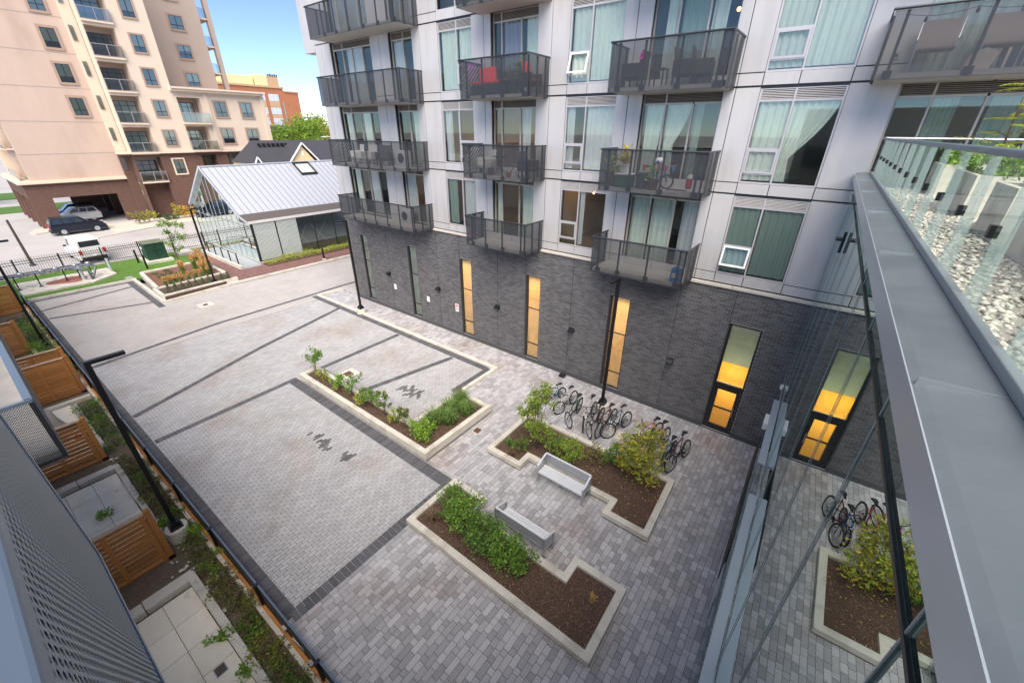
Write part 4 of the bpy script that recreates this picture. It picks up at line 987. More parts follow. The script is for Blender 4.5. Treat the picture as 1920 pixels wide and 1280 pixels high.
# glazing: gable end
frit = screen('fritted_glass', (.62,.68,.66), .42, rough=.2, metal=0)
gg_ = glass('pavilion_glass', (.80,.89,.86), refl=.20, ior=1.45, gtint=(.85,.95,.92))
def topz(x):
    if x < -43.2: return 3.72+(x+48.55)*(3.41/5.35)-th
    if x < -38.0: return ptr(x)-th
    return 3.28
xs = [-48.4,-47.3,-46.2,-45.1,-44.0,-43.2,-42.1,-41.0,-39.9,-38.8,-37.7,-36.55]
for a,b in zip(xs[:-1],xs[1:]):
    za, zb = topz(a+.01), topz(b-.01)
    MB().extr([(a+.02,13.6,.25),(b-.02,13.6,.25),(b-.02,13.6,2.98),(a+.02,13.6,2.98)],(0,.02,0)).build('gable_pane', gg_ if a > -47 else gg_, GH)
    MB().extr([(a+.02,13.6,3.04),(b-.02,13.6,3.04),(b-.02,13.6,max(3.06,zb)),(a+.02,13.6,max(3.06,za))],(0,.02,0)).build('gable_pane', gg_, GH)
for a in xs: MB().box(a-.018,a+.018,13.575,13.66,.2,max(3,topz(a)-.02)).build('mullion', MT['galv'] if a not in (xs[0],xs[-1]) else MT['dark'], GH)
MB().box(-48.4,-36.55,13.57,13.655,2.99,3.03).build('transom', MT['galv'], GH)
MB().box(-48.6,-36.4,13.5,13.8,0,.22).build('plinth', MT['conc_grey'], GH)
# glazing: side towards the drive
ys = [13.7,15.5,17.25,18.75,20.65,22.6,24.5,26.4,28.3]
for i,(a,b) in enumerate(zip(ys[:-1],ys[1:])):
    MB().box(-36.5,-36.48,a+.02,b-.02,.25,3.28).build('side_pane', gg_, GH)
    if i < 2:
        q = a+.06
        while q < b-.05: MB().box(-36.476,-36.462,q,q+.045,.3,3.25).build('glass_frit_stripe', M('frit_white',(.66,.72,.70),.5) if 'frit' not in MT else MT['frit'], GH); MT['frit'] = bpy.data.materials['frit_white']; q += .095
for a in ys: MB().box(-36.55,-36.44,a-.03,a+.03,.2,3.28).build('mullion', MT['dark'], GH)
MB().box(-36.6,-36.4,13.8,33,0,.22).build('plinth', MT['conc_grey'], GH)
# inside: floor, cross bracing, timber core
MB().box(-48.3,-36.7,13.8,32.8,.02,.06).build('floor', M('pavilion_floor',(.42,.37,.30),.5), GH)
MB().box(-45,-41,19.5,26,.06,3.0).build('timber_core', M('pavilion_core',(.30,.22,.16),.7), GH)
for a,b in ((17.4,18.6),(18.9,20.5)):
    MB().bar((-37.6,a,.4),(-37.6,b,2.4),.03).build('brace_rod', MT['white'], GH); MB().bar((-37.64,a,2.4),(-37.64,b,.4),.03).build('brace_rod', MT['white'], GH)
MB().box(-48.5,-48.4,13.7,33,.2,3.7).build('west_wall', M('west_wall',(.5,.45,.4),.8), GH)
# ramp
RP = thing('access_ramp', (-40, 12.6, 0), 'grey access ramp with black handrail posts along the glass gable', 'ramp')
MB().box(-44.2,-36.0,11.85,12.05,.05,.32).build('ramp_kerb', MT['concrete'], RP)
MB().extr([(-44.2,12.05,.05),(-36.0,12.05,.05),(-36.0,12.05,.10),(-44.2,12.05,.28)],(0,1.42,0)).build('ramp_deck', M('ramp_grey',(.30,.32,.34),.7,var=.08), RP)
for k in range(5): MB().box(-43.0+1.5*k-.035,-43.0+1.5*k+.035,12.1,12.17,.2,1.15).build('post', MT['black'], RP)
MB().tube([(-43.1,12.135,1.13),(-36.9,12.135,1.13)],.025,6).build('handrail', MT['black'], RP)
MB().tube([(-43.1,12.135,1.13),(-43.4,13.3,1.13),(-43.4,13.3,.2)],.025,6).build('handrail', MT['black'], RP)
# ------------------------------------------------------------------ planting helpers
def leafmat(name, col, hue=.04, isl=.35, trans=.3, rough=.55): return M(name, col, rough, var=.05, isl=isl, hue=hue, trans=trans)
LM = dict(
 green=leafmat('leaf_green', (.15,.275,.045)), bright=leafmat('leaf_bright', (.24,.40,.05)), dark=leafmat('leaf_dark', (.075,.145,.04)),
 olive=leafmat('leaf_olive', (.31,.37,.055), hue=.06), yellow=leafmat('leaf_yellow', (.50,.42,.05), hue=.09), gold=leafmat('grass_gold', (.62,.40,.15), hue=.02),
 blade=leafmat('grass_blade', (.16,.26,.06)), evergreen=leafmat('evergreen', (.055,.11,.03)), dry=leafmat('dry_stalk', (.24,.165,.10), hue=.03), autumn=leafmat('autumn_leaf', (.62,.36,.05), hue=.08))
def leaf_arrays(C, size, asp=.5, droop=0., flat=.0):
    """one folded diamond leaf per centre"""
    n = len(C); a = rng.normal(size=(n,3)); a[:,2] = a[:,2]*(1-flat)-droop; a /= np.linalg.norm(a,axis=1)[:,None]
    b = rng.normal(size=(n,3)); b[:,2] *= (1-flat); b -= (b*a).sum(1)[:,None]*a; b /= np.linalg.norm(b,axis=1)[:,None]
    s = size*rng.uniform(.6,1.3,n)[:,None]; nr = np.cross(a,b)
    V = np.stack([C, C+a*s*.5+b*s*asp*.5+nr*s*.08, C+a*s, C+a*s*.5-b*s*asp*.5+nr*s*.08],1).reshape(-1,3)
    F = np.arange(n*4).reshape(-1,4); return V, F
def clump_points(n, c, r, k, spread, shell=.35):
    """leaf centres in k clumps spread through an ellipsoid"""
    d = rng.normal(size=(k,3)); d /= np.linalg.norm(d,axis=1)[:,None]; cc = d*(shell+(1-shell)*rng.random((k,1))**.5)
    i = rng.integers(0,k,n); P = cc[i]*np.array(r)+rng.normal(size=(n,3))*spread*rng.uniform(.6,1.3,(k,1))[i]
    return P+np.array(c)
def shrub(x,y,z,r,h,n,size,mat,label,cat='shrub',group=None,stems=5,mat2=None,frac2=.3,name='shrub',low=.15,k=None,asp=.5,trunk=.012):
    t = thing(name, (x,y,z), label, cat, group)
    m = MB()
    for i in range(stems):
        a = random.uniform(0,6.28); q = random.uniform(.2,.75)*r
        m.tube([(x+random.uniform(-.03,.03),y+random.uniform(-.03,.03),z-.03),(x+q*.4*math.cos(a),y+q*.4*math.sin(a),z+h*.45),(x+q*math.cos(a),y+q*math.sin(a),z+h*random.uniform(.7,.95))],[trunk,trunk*.7,trunk*.3],5)
    m.build('stems', MT['bark'] if 'bark' in MT else MT.setdefault('bark', M('bark',(.12,.085,.06),.9,var=.2)), t)
    n = int(n*1.25); k = k or max(12,int(n/38)); P = clump_points(n,(x,y,z+h*(.5+low/2)),(r*1.08,r*1.08,h*(.52-low/2)),k,max(.03,r*.15),shell=.15)
    P = P[P[:,2] > z+.02]
    if mat2:
        q = rng.random(len(P)) < frac2
        V,F = leaf_arrays(P[q],size,asp); np_mesh('foliage',V,F,LM[mat2],t); P = P[~q]
    V,F = leaf_arrays(P,size,asp); np_mesh('foliage',V,F,LM[mat],t)
    return t
def tuft(x,y,z,r,h,n,mat,label,cat='grass clump',group=None,plume=None,width=.012,name='grass_clump'):
    """arching blades from one root"""
    t = thing(name,(x,y,z),label,cat,group)
    a = rng.uniform(0,2*PI,n); out = r*rng.uniform(.15,1,n); hh = h*rng.uniform(.6,1.05,n); b0 = rng.normal(size=(n,2))*.05*r*3
    dx, dy = np.cos(a), np.sin(a); V = []
    for q,(f,zz,wd) in enumerate(((0,0,1),(.35,.62,.9),(.75,.95,.6),(1.0,.88,.08))):
        cx = x+b0[:,0]+dx*out*f; cy = y+b0[:,1]+dy*out*f; cz = z+hh*zz
        V.append(np.stack([cx-dy*width*wd,cy+dx*width*wd,cz],1)); V.append(np.stack([cx+dy*width*wd,cy-dx*width*wd,cz],1))
    V = np.stack(V,1).reshape(-1,3); F = (np.arange(n)*8)[:,None,None]+np.array([(0,1,3,2),(2,3,5,4),(4,5,7,6)])[None]
    np_mesh('blades',V,F.reshape(-1,4),LM[mat],t)
    if plume:
        m = n//2; a = rng.uniform(0,2*PI,m); o = r*.45*rng.random(m); C = []
        for i in range(m):
            h0 = h*random.uniform(.95,1.35)
            for j in range(7): C.append((x+math.cos(a[i])*o[i]+random.gauss(0,.012),y+math.sin(a[i])*o[i]+random.gauss(0,.012),z+h0*(.70+.05*j)))
        V,F = leaf_arrays(np.array(C),.15,.34,droop=-2.0); np_mesh('plumes',V,F,LM[plume],t)
    return t
# ------------------------------------------------------------------ courtyard planters
def inset(poly,d):
    n = len(poly); out = []
    for i in range(n):
        p,q,r_ = Vector(poly[i-1]),Vector(poly[i]),Vector(poly[(i+1)%n])
        e1,e2 = (q-p).normalized(),(r_-q).normalized(); n1,n2 = Vector((-e1.y,e1.x)),Vector((-e2.y,e2.x))
        out.append(tuple(q+(n1+n2)*d)) if abs(e1.dot(e2)) < .5 else out.append(tuple(q+n1*d))
    return out
def planter(name,poly,h,label,wd=.19,soil=.09,base=True):
    t = thing(name,(poly[0][0],poly[0][1],0),label,'planter','white kerbed planters of the courtyard')
    A,B = poly,inset(poly,wd); n = len(A); m = MB()
    o_ = [(x,y,0.055) for x,y in A]+[(x,y,h) for x,y in A]+[(x,y,h) for x,y in B]+[(x,y,h-.2) for x,y in B]
    f = []
    for i in range(n):
        j=(i+1)%n; f += [(i,j,n+j,n+i),(n+i,n+j,2*n+j,2*n+i),(2*n+i,2*n+j,3*n+j,3*n+i)]
    f.append(tuple(reversed(range(n))))
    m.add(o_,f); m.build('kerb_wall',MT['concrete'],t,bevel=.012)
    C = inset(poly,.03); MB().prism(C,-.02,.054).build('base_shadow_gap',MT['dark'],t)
    s = MB().quad(*[(x,y,h-soil) for x,y in B]).build('soil',MT['soil'],t)
    xs_ = [p[0] for p in B]; ys_ = [p[1] for p in B]
    return t,(min(xs_),max(xs_),min(ys_),max(ys_),h-soil,B)
def inside(B,x,y):
    c = False; n = len(B)
    for i in range(n):
        (x1,y1),(x2,y2) = B[i],B[(i+1)%n]
        if (y1 > y) != (y2 > y) and x < (x2-x1)*(y-y1)/(y2-y1)+x1: c = not c
    return c
def mulch(info,n,t,size=.05,mat='dry',name='mulch_chips'):
    x0,x1,y0,y1,z,B = info; P = []
    while len(P) < n:
        x,y = random.uniform(x0,x1),random.uniform(y0,y1)
        if inside(B,x,y): P.append((x,y,z+random.uniform(.002,.02)))
    V,F = leaf_arrays(np.array(P),size,.35,flat=.8); np_mesh(name,V,F,LM[mat] if mat in LM else MT[mat],t,kind='stuff')
chip = M('bark_chip',(.17,.105,.07),.95,var=.1,isl=.8,hue=.02); MT['chip'] = chip
P1,i1 = planter('corner_planter',[(-16.78,6.52),(-8.55,6.52),(-8.55,9.98),(-10.28,9.98),(-10.28,7.40),(-16.78,7.40)],.36,'L shaped planter with sapling row between the parking bays')
P3,i3 = planter('bench_planter',[(-7.12,4.50),(-1.34,4.50),(-1.34,6.46),(-2.77,6.46),(-2.77,5.90),(-5.77,5.90),(-5.77,6.48),(-7.12,6.48)],.23,'notched planter with big green shrub behind the near bench')
P2,i2 = planter('bike_planter',[(-7.22,8.13),(-5.77,8.13),(-5.77,8.66),(-2.83,8.66),(-2.83,8.13),(-1.45,8.13),(-1.52,10.66),(-7.24,10.66)],.23,'notched planter with yellowing shrubs between far bench and bicycles')
for i_,t_,n_ in ((i1,P1,4000),(i2,P2,6000),(i3,P3,6000)): mulch(i_,n_,t_,.05,'chip')
mulch(i2,150,P2,.075,'autumn','fallen_leaves'); mulch(i1,25,P1,.06,'autumn','fallen_leaves'); mulch(i3,20,P3,.06,'autumn','fallen_leaves')
G_ = 'saplings and shrubs in the L shaped planter'
shrub(-16.15,7.0,.27,.40,1.35,420,.10,'green','tallest sapling at the far end of the L shaped planter',group=G_,low=.5,stems=4)
shrub(-15.6,6.98,.27,.28,.55,200,.09,'olive','low olive shrub beside the tallest sapling',group=G_)
shrub(-14.35,6.95,.27,.30,.70,330,.09,'bright','bright yellow green shrub third from the far end of the L planter',group=G_)
shrub(-13.6,7.05,.27,.42,1.00,420,.09,'green','wide green shrub beside the drain plate in the L planter',group=G_,low=.35)
shrub(-12.75,6.9,.27,.25,.60,230,.09,'olive','small yellowish shrub before the middle of the L planter',group=G_,mat2='yellow')
shrub(-12.3,7.08,.27,.36,.95,420,.09,'green','rounded green shrub at the middle of the L planter',group=G_,low=.3)
shrub(-11.4,7.05,.27,.30,1.05,380,.09,'dark','dark leaved shrub right of the middle of the L planter',group=G_,low=.4,mat2='olive')
shrub(-10.75,7.0,.27,.2,.55,150,.08,'olive','small olive shrub left of the inner corner of the L planter',group=G_)
shrub(-10.2,7.05,.27,.30,.95,300,.09,'dark','upright dark shrub at the inner corner of the L planter',group=G_,low=.35,mat2='yellow',frac2=.25)
shrub(-9.35,7.15,.27,.46,.72,900,.10,'bright','big bright green shrub at the bend of the L planter',group=G_,low=.05)
for k,(x,y,lb) in enumerate(((-9.6,7.95,'grass clump right behind the bright green shrub of the L planter'),(-9.15,8.25,'grass clump in the middle of the short arm of the L planter'),(-9.55,8.75,'grass clump on the inner side of the short arm of the L planter'),(-9.05,9.05,'grass clump towards the outer end of the L planter short arm'),(-9.7,9.4,'sparse grass clump at the kerb end of the L planter'))):
    tuft(x,y,.27,.55,.55,260,'blade',lb,group='grass clumps in the L shaped planter',width=.011)
tuft(-9.85,9.6,.27,.25,.75,40,'dry','dry seed stalks at the kerb end of the L planter',width=.006)
G_ = 'shrubs in the planter by the bicycles'
shrub(-5.9,9.25,.15,.56,2.65,2300,.09,'olive','tallest yellow green shrub left of the bicycles',group=G_,low=.12,mat2='green',frac2=.35,stems=8,k=42)
shrub(-6.2,8.75,.15,.30,.7,300,.08,'green','low shrub at the foot of the tallest yellow green shrub',group=G_)
tuft(-6.75,8.8,.15,.22,.30,60,'blade','small grass tuft in the left corner of the bicycle planter'); tuft(-6.35,8.45,.15,.24,.30,60,'dry','dry grass tuft in front of the tallest shrub')
shrub(-5.25,9.35,.15,.38,.85,700,.075,'green','green shrub behind the far bench backrest left end',group=G_,mat2='olive')
shrub(-4.55,9.35,.15,.42,.95,900,.075,'bright','bright shrub hanging behind the middle of the far bench',group=G_,mat2='olive',frac2=.4)
shrub(-3.95,9.8,.15,.32,.75,350,.07,'olive','sparse brownish shrub between bright and green shrubs',group=G_,mat2='dry',frac2=.5)
shrub(-3.35,10.05,.15,.36,.95,700,.08,'green','green shrub left of the yellowing shrub by the bicycles',group=G_)
shrub(-2.5,10.0,.15,.74,1.95,2300,.10,'olive','big yellowing shrub in front of the right hand bicycles',group=G_,mat2='yellow',frac2=.45,low=.15,stems=8,k=40)
G_ = 'shrubs in the planter of the near bench'
shrub(-6.15,5.5,.15,.48,.85,1300,.075,'green','leftmost green shrub of the near bench planter',group=G_)
shrub(-5.5,5.35,.15,.54,1.1,1700,.08,'green','dense green shrub left behind the near bench',group=G_,mat2='bright')
shrub(-4.85,5.25,.15,.50,.90,1500,.08,'green','dense green shrub behind the near bench middle',group=G_,mat2='dark')
shrub(-4.2,5.28,.15,.48,.95,1500,.08,'green','dense green shrub right behind the near bench',group=G_,mat2='bright')
shrub(-3.7,5.3,.15,.36,.72,800,.08,'green','smaller green shrub at the right end of the row behind the near bench',group=G_)
tuft(-6.7,5.95,.15,.3,.40,110,'blade','green grass clump in the back left corner of the near planter'); tuft(-6.55,5.0,.15,.3,.32,90,'dry','yellowish grass clump at the left kerb of the near planter'); tuft(-1.9,5.75,.15,.16,.2,40,'gold','tiny straw tuft on the bare mulch of the near planter')
# ------------------------------------------------------------------ benches
def bench(loc,rz,label):
    t = thing('bench',loc,label,'bench','silver benches between the planters',rz=rz); L_ = 1.60; d = .46
    B_ = lambda nm,mb,mt,**k: mb.build(nm,mt,t,local=True,**k)
    for sx in (-1,1):
        x = sx*L_/2
        for y in (-d/2,d/2): B_('leg',MB().cbox(x,y,.33,.045,.06,.66) if y < 0 else MB().cbox(x,y,.43,.045,.06,.86),MT['steel']); B_('foot_plate',MB().cbox(x,y,.012,.09,.09,.012),MT['galv'])
        B_('arm_rest',MB().bar((x,-d/2-.03,.67),(x,d/2,.845),.05,.03),MT['seat'])
        B_('side_rail',MB().bar((x,-d/2,.40),(x,d/2,.40),.04,.05),MT['steel'])
        B_('side_panel',MB().extr([(x-.006,-d/2+.03,.46),(x-.006,d/2-.03,.46),(x-.006,d/2-.03,.80),(x-.006,-d/2+.03,.65)],(.012,0,0)),MT['bmesh'])
    for q in range(6): B_('seat_slat',MB().box(-L_/2+.03,L_/2-.03,-d/2-.02+.066*q,-d/2-.02+.066*q+.056,.43,.455),MT['seat'],bevel=.006)
    B_('seat_edge',MB().box(-L_/2+.03,L_/2-.03,-d/2-.035,-d/2-.021,.40,.453),MT['seat'])
    B_('backrest',MB().box(-L_/2+.03,L_/2-.03,d/2-.006,d/2+.006,.52,.83),MT['bmesh'])
    B_('back_rail',MB().box(-L_/2,L_/2,d/2-.025,d/2+.025,.835,.865),MT['seat'])
    B_('back_rail',MB().box(-L_/2+.03,L_/2-.03,d/2-.02,d/2+.02,.50,.52),MT['steel'])
MT['bmesh'] = screen('bench_perforated', (.50,.52,.56), .62, rough=.4, metal=.6)
bench((-4.28,8.38,0),0,'silver bench with backrest against the bicycle planter')
bench((-4.22,6.20,0),PI,'silver bench with its back to the near shrub planter')
# ------------------------------------------------------------------ lamp posts
def lamp(x,y,z0,h,dy,label,ped=True,amber=False):
    t = thing('lamp_post',(x,y,z0),label,'lamp post','black courtyard lamp posts')
    if ped: MB().lathe(x,y,[(.27,z0-.4),(.27,z0+.0),(.262,z0+.012)],24).build('concrete_base',MT['concrete'],t,smooth=False)
    MB().cbox(x,y,z0+.05,.30,.30,.075).build('base_plate',MT['black'],t); 
    MB().add([(x-.13,y-.13,z0+.09),(x+.13,y-.13,z0+.09),(x+.13,y+.13,z0+.09),(x-.13,y+.13,z0+.09),(x-.10,y-.10,z0+.22),(x+.10,y-.10,z0+.22),(x+.10,y+.10,z0+.22),(x-.10,y+.10,z0+.22)],[(0,1,5,4),(1,2,6,5),(2,3,7,6),(3,0,4,7),(4,5,6,7)]).build('base_cover',MT['black'],t)
    MB().box(x-.055,x+.055,y-.055,y+.055,z0+.2,z0+h).build('pole',MT['black'],t,bevel=.006)
    MB().box(x-.055,x+.055,min(y-.05,y+dy),max(y+.05,y+dy),z0+h+.001,z0+h+.08).build('arm',MT['black'],t)
    ya,yb = sorted((y+dy*.35,y+dy*.96)); MB().box(x-.045,x+.045,ya,yb,z0+h-.012,z0+h).build('lens',MT['white'],t)
    if amber: MB().box(x-.05,x+.05,y+dy*.93,y+dy*1.01,z0+h+.0,z0+h+.06)
lamp(-5.17,12.92,.28,5.2,-.60,'black lamp post standing among the parked bicycles')
lamp(-21.24,12.73,.28,5.2,-.56,'black lamp post near the far corner of the brick base')
lamp(-33.5,9.18,.30,4.95,.60,'black lamp post in the golden grass planter')
lamp(-12.06,.47,.12,5.25,.66,'tall black lamp post in the weedy bed beside the cedar screen')
lamp(-30.2,.17,.0,5.25,.70,'black lamp post at the far end of the patios',ped=False)
# ------------------------------------------------------------------ small fittings on the paving
t = thing('bait_box',(-7.69,14.05,0),'small black box on the paving against the brick plinth','box'); MB().extr([(-7.84,13.93,.02),(-7.84,14.16,.02),(-7.84,14.16,.13),(-7.84,14.0,.13),(-7.84,13.93,.08)],(.28,0,0)).build('shell',MT['black'],t,bevel=.01); MB().box(-7.80,-7.60,13.99,14.14,.131,.136).build('lid',MT['blackmatte'],t)
def plate(x0,x1,y0,y1,label,grate,gm,z=.014):
    t = thing('drain_plate',((x0+x1)/2,(y0+y1)/2,0),label,'drain'); MB().box(x0,x1,y0,y1,-.02,z).build('surround',MT['concrete'],t); cx,cy = (x0+x1)/2,(y0+y1)/2; a,b = grate; MB().box(cx-a,cx+a,cy-b,cy+b,-.01,z+.004).build('grate',gm,t)
    for q in range(4): MB().box(cx-a+.02+q*(2*a-.04)/4,cx-a+.02+q*(2*a-.04)/4+.03,cy-b+.02,cy+b-.02,z+.0045,z+.0065).build('grate_slot',MT['blackmatte'],t)
rust = M('rusty_iron',(.20,.10,.07),.8,var=.2)
plate(-15.98,-15.28,7.75,8.55,'pale concrete drain surround with rusty grate behind the L planter',(.17,.17),rust)
plate(-8.40,-8.10,8.66,8.96,'square rusty drain grate right of the L planter',(.13,.13),rust)
plate(-30.55,-29.7,6.95,7.75,'white concrete drain plate in the drive',(.16,.12),MT['blackmatte'])
plate(-24.9,-24.2,15.3,16.1,'pale drain plate beside the corner of the brick base',(.15,.12),rust)
MB().box(-4.35,-3.80,11.62,12.05,-.02,.02).build('concrete_pad',MT['concrete'],label='small pale concrete pad under the bicycles',cat='pad')
# ------------------------------------------------------------------ bicycles
def bicycle(x,y,hd,color,label,r=.33,steer=0.,lean=.06,fork='black',saddle_h=.95,rim='steel',guards=False):
    t = thing('bicycle',(x,y,0),label,'bicycle','bicycles parked by the brick wall',rz=hd); t.rotation_euler[0] = lean
    s = r/.33; cm = M('bike_paint',color,.3,metal=.2,var=.05) if isinstance(color,tuple) else MT[color]
    B_ = lambda nm,mb,mt,par=t: mb.build(nm,mt,par,local=True,smooth=True)
    wb = .54*s
    def wheel(cx,ang):
        T = lambda a,b,c: (cx+a*math.cos(ang),a*math.sin(ang)+b*math.cos(ang),c)
        ring = lambda R,rr,n=28,m=6: MB(T).tube([(R*math.cos(2*PI*i/n),0,r+R*math.sin(2*PI*i/n)) for i in range(n)],rr,m,closed=True)
        w_ = B_('wheel',ring(r-.028,.030),MT['blackmatte'])
        B_('rim',ring(r-.055,.012,28,5),MT[rim],w_)
        h = MB(T); h.tube([(0,-.05,r),(0,.05,r)],.022,8)
        for i in range(16): a = 2*PI*i/16; h.tube([(0,(-.03 if i%2 else .03),r),((r-.06)*math.cos(a),0,r+(r-.06)*math.sin(a))],.0028,3,cap=False)
        B_('spokes',h,MT['steel'],w_)
    wheel(-wb,0); 
    # steering assembly
    hx,hz = wb-.20*s,r+.52*s
    wheel(wb,steer)
    bb_ = (-.06*s,0,r-.03); st = (-.24*s,0,saddle_h*s-.12); ht = (hx-.02,0,hz); hb = (hx+.04,0,hz-.14*s)
    fr = MB(); fr.tube([bb_,st],.017,7).tube([st,ht],.018,7).tube([bb_,hb],.021,7).tube([ht,hb],.022,7)
    for q in (-1,1): fr.tube([(bb_[0],q*.03,bb_[2]),(-wb,q*.055,r)],.010,5).tube([(st[0],q*.02,st[2]-.03),(-wb,q*.055,r)],.009,5)
    B_('frame',fr,cm)
    fk = MB(); ax = (wb*1.0,0,r)
    for q in (-1,1): fk.tube([(hb[0],q*.045,hb[2]),(wb-.06+0*q,q*.055*math.cos(steer),r+.12),(wb,q*.06,r)],.012,6)
    B_('fork',fk,MT[fork])
    hbz = hz+.10*s; hd_ = MB(); hd_.tube([ht,(hx-.05,0,hbz)],.014,6)
    c,sn = math.cos(steer),math.sin(steer); w2 = .30*s
    pts = [(-.06,-w2),(.02,-w2*.5),(.04,0),(.02,w2*.5),(-.06,w2)]
    hd_.tube([(hx-.05+a*c-b*sn,a*sn+b*c,hbz+.02) for a,b in pts],.011,6); hb_o = B_('handlebar',hd_,MT['black'])
    gp = MB()
    for b in (-w2,w2): a0,a1=(-.06,b),(-.02,b*.72); gp.tube([(hx-.05+a0[0]*c-a0[1]*sn,a0[0]*sn+a0[1]*c,hbz+.02),(hx-.05+a1[0]*c-a1[1]*sn,a1[0]*sn+a1[1]*c,hbz+.02)],.017,6)
    B_('grips',gp,MT['blackmatte'],hb_o)
    sp = MB().tube([st,(st[0]-.03,0,saddle_h*s)],.013,6); B_('seat_post',sp,MT['steel'])
    sd_ = MB(); P_ = [(-.17,.085),(-.10,.09),(-.02,.05),(.11,.02)]
    vs=[]
    for a,b in P_:
        for yy,zz in ((-b,0),(-b*.6,.03),(b*.6,.03),(b,0),(0,-.03)): vs.append((st[0]-.03+a,yy,saddle_h*s+zz+.01))
    fs=[(i*5+k,i*5+(k+1)%5,(i+1)*5+(k+1)%5,(i+1)*5+k) for i in range(3) for k in range(5)]+[(0,1,2,3,4),(19,18,17,16,15)]
    sd_.add(vs,fs); B_('saddle',sd_,MT['blackmatte'])
    cr = MB(); cr.tube([(bb_[0],-.045,bb_[2]),(bb_[0],-.052,bb_[2])],.085*s,16).tube([(bb_[0],-.06,bb_[2]),(bb_[0]+.12,-.06,bb_[2]-.10)],.009,5).tube([(bb_[0],.06,bb_[2]),(bb_[0]-.12,.06,bb_[2]+.10)],.009,5)
    cr.cbox(bb_[0]+.12,-.11,bb_[2]-.10,.09,.08,.02).cbox(bb_[0]-.12,.11,bb_[2]+.10,.09,.08,.02); B_('crankset',cr,MT['dark'])
    ch = MB(); ch.bar((bb_[0],-.048,bb_[2]+.07*s),(-wb,-.048,r+.03),.006,.012).bar((bb_[0],-.048,bb_[2]-.07*s),(-wb,-.048,r-.03),.006,.012); B_('chain',ch,MT['dark'])
    if guards:
        gd = MB().tube([(-wb+(r+.02)*math.cos(a),0,r+(r+.02)*math.sin(a)) for a in [i*.2+.5 for i in range(12)]],.02,5); B_('mudguard',gd,cm)
    return t
D = -PI/2
bicycle(-7.0,12.25,D-.35,(.02,.22,.34),'small kids bicycle in blue and red at the left end of the row',r=.24,steer=.3,lean=.10,saddle_h=.92)
bicycle(-6.3,12.05,D-.1,(.45,.45,.47),'silver white bicycle second from the left behind the tallest shrub',r=.30,steer=-.3,fork='seat',lean=.08)
bicycle(-5.75,11.62,D+.12,(.03,.11,.05),'dark green bicycle with its front wheel turned out',steer=.85,lean=-.05,guards=True)
bicycle(-5.15,11.75,D+.10,(.38,.38,.39),'silver bicycle with wide black saddle left of the lamp post',steer=.35,fork='seat',lean=.05,saddle_h=1.05)
bicycle(-4.82,11.58,D+.05,(.03,.03,.032),'black bicycle with thick tyre turned towards the planter',steer=.75,lean=-.04)
bicycle(-4.45,11.80,D-.05,(.12,.015,.035),'maroon bicycle standing straight before the lamp post',steer=0,lean=.05)
bicycle(-4.05,11.95,D-.25,(.03,.09,.14),'black and blue bicycle with silver fork right of the lamp post',steer=-.45,fork='seat',lean=.12,saddle_h=1.0)
bicycle(-3.05,12.1,D-.35,(.55,.06,.14),'pink bicycle with upright handlebar half hidden by leaves',steer=-.2,fork='seat',lean=-.10,rim='seat')
bicycle(-2.5,11.95,D-.15,(.30,.02,.02),'red and black bicycle behind the yellowing shrub',steer=.2,lean=.10,saddle_h=1.0)
bicycle(-2.08,11.75,D-.1,(.02,.09,.28),'small blue bicycle second from the right end of the row',r=.25,steer=.1,lean=.06)
bicycle(-1.72,11.70,D-.18,(.10,.03,.04),'dark maroon bicycle at the right end of the row',steer=-.15,lean=.16,saddle_h=1.05)
# ------------------------------------------------------------------ lawn strip and far planter
lw = sheet('lawn',[(-46.4,-14),(-39.65,-14),(-39.65,6.3),(-39.8,6.55),(-38.5,10.6),(-46.0,10.6),(-46.0,16),(-50,16),(-50,14),(-46.4,14)],.06,'grass',thick=.2)
N = 14000; X = rng.uniform(-46.3,-39.7,N); Yg = rng.uniform(-1,10.5,N); k_ = ~((X > -44.5)&(X < -40.7)&(Yg > .4)&(Yg < 5.5)); X,Yg = X[k_],Yg[k_]
k_ = ~((X > -45.4)&(X < -43.2)&(Yg > 7.7)&(Yg < 9.6)); X,Yg = X[k_],Yg[k_]; k_ = ~((X > -39.9-(10.6-Yg)*.0)&(Yg > 6.3)); X,Yg = X[k_],Yg[k_]
V,F = leaf_arrays(np.stack([X,Yg,np.full(len(X),.06)],1),.075,.18,droop=-1.2); np_mesh('lawn_blades',V,F,LM['bright'],None,kind='stuff',label='short green grass of the lawn strip',cat='grass')
sheet('gas_pad',[(-44.4,.45),(-44.4,5.4),(-42.0,5.55),(-40.8,4.0),(-40.75,.5)],.16,'concrete',thick=.2)
MB().add([(-42.6+.9*math.cos(a)*(1+.2*math.sin(3*a)),2.9+1.1*math.sin(a),.165) for a in [i*PI/9 for i in range(18)]],[tuple(range(18))]).build('rust_stain',M('rust_stain',(.32,.12,.09),.85,var=.3,scale=4),bpy.data.objects['gas_pad'])
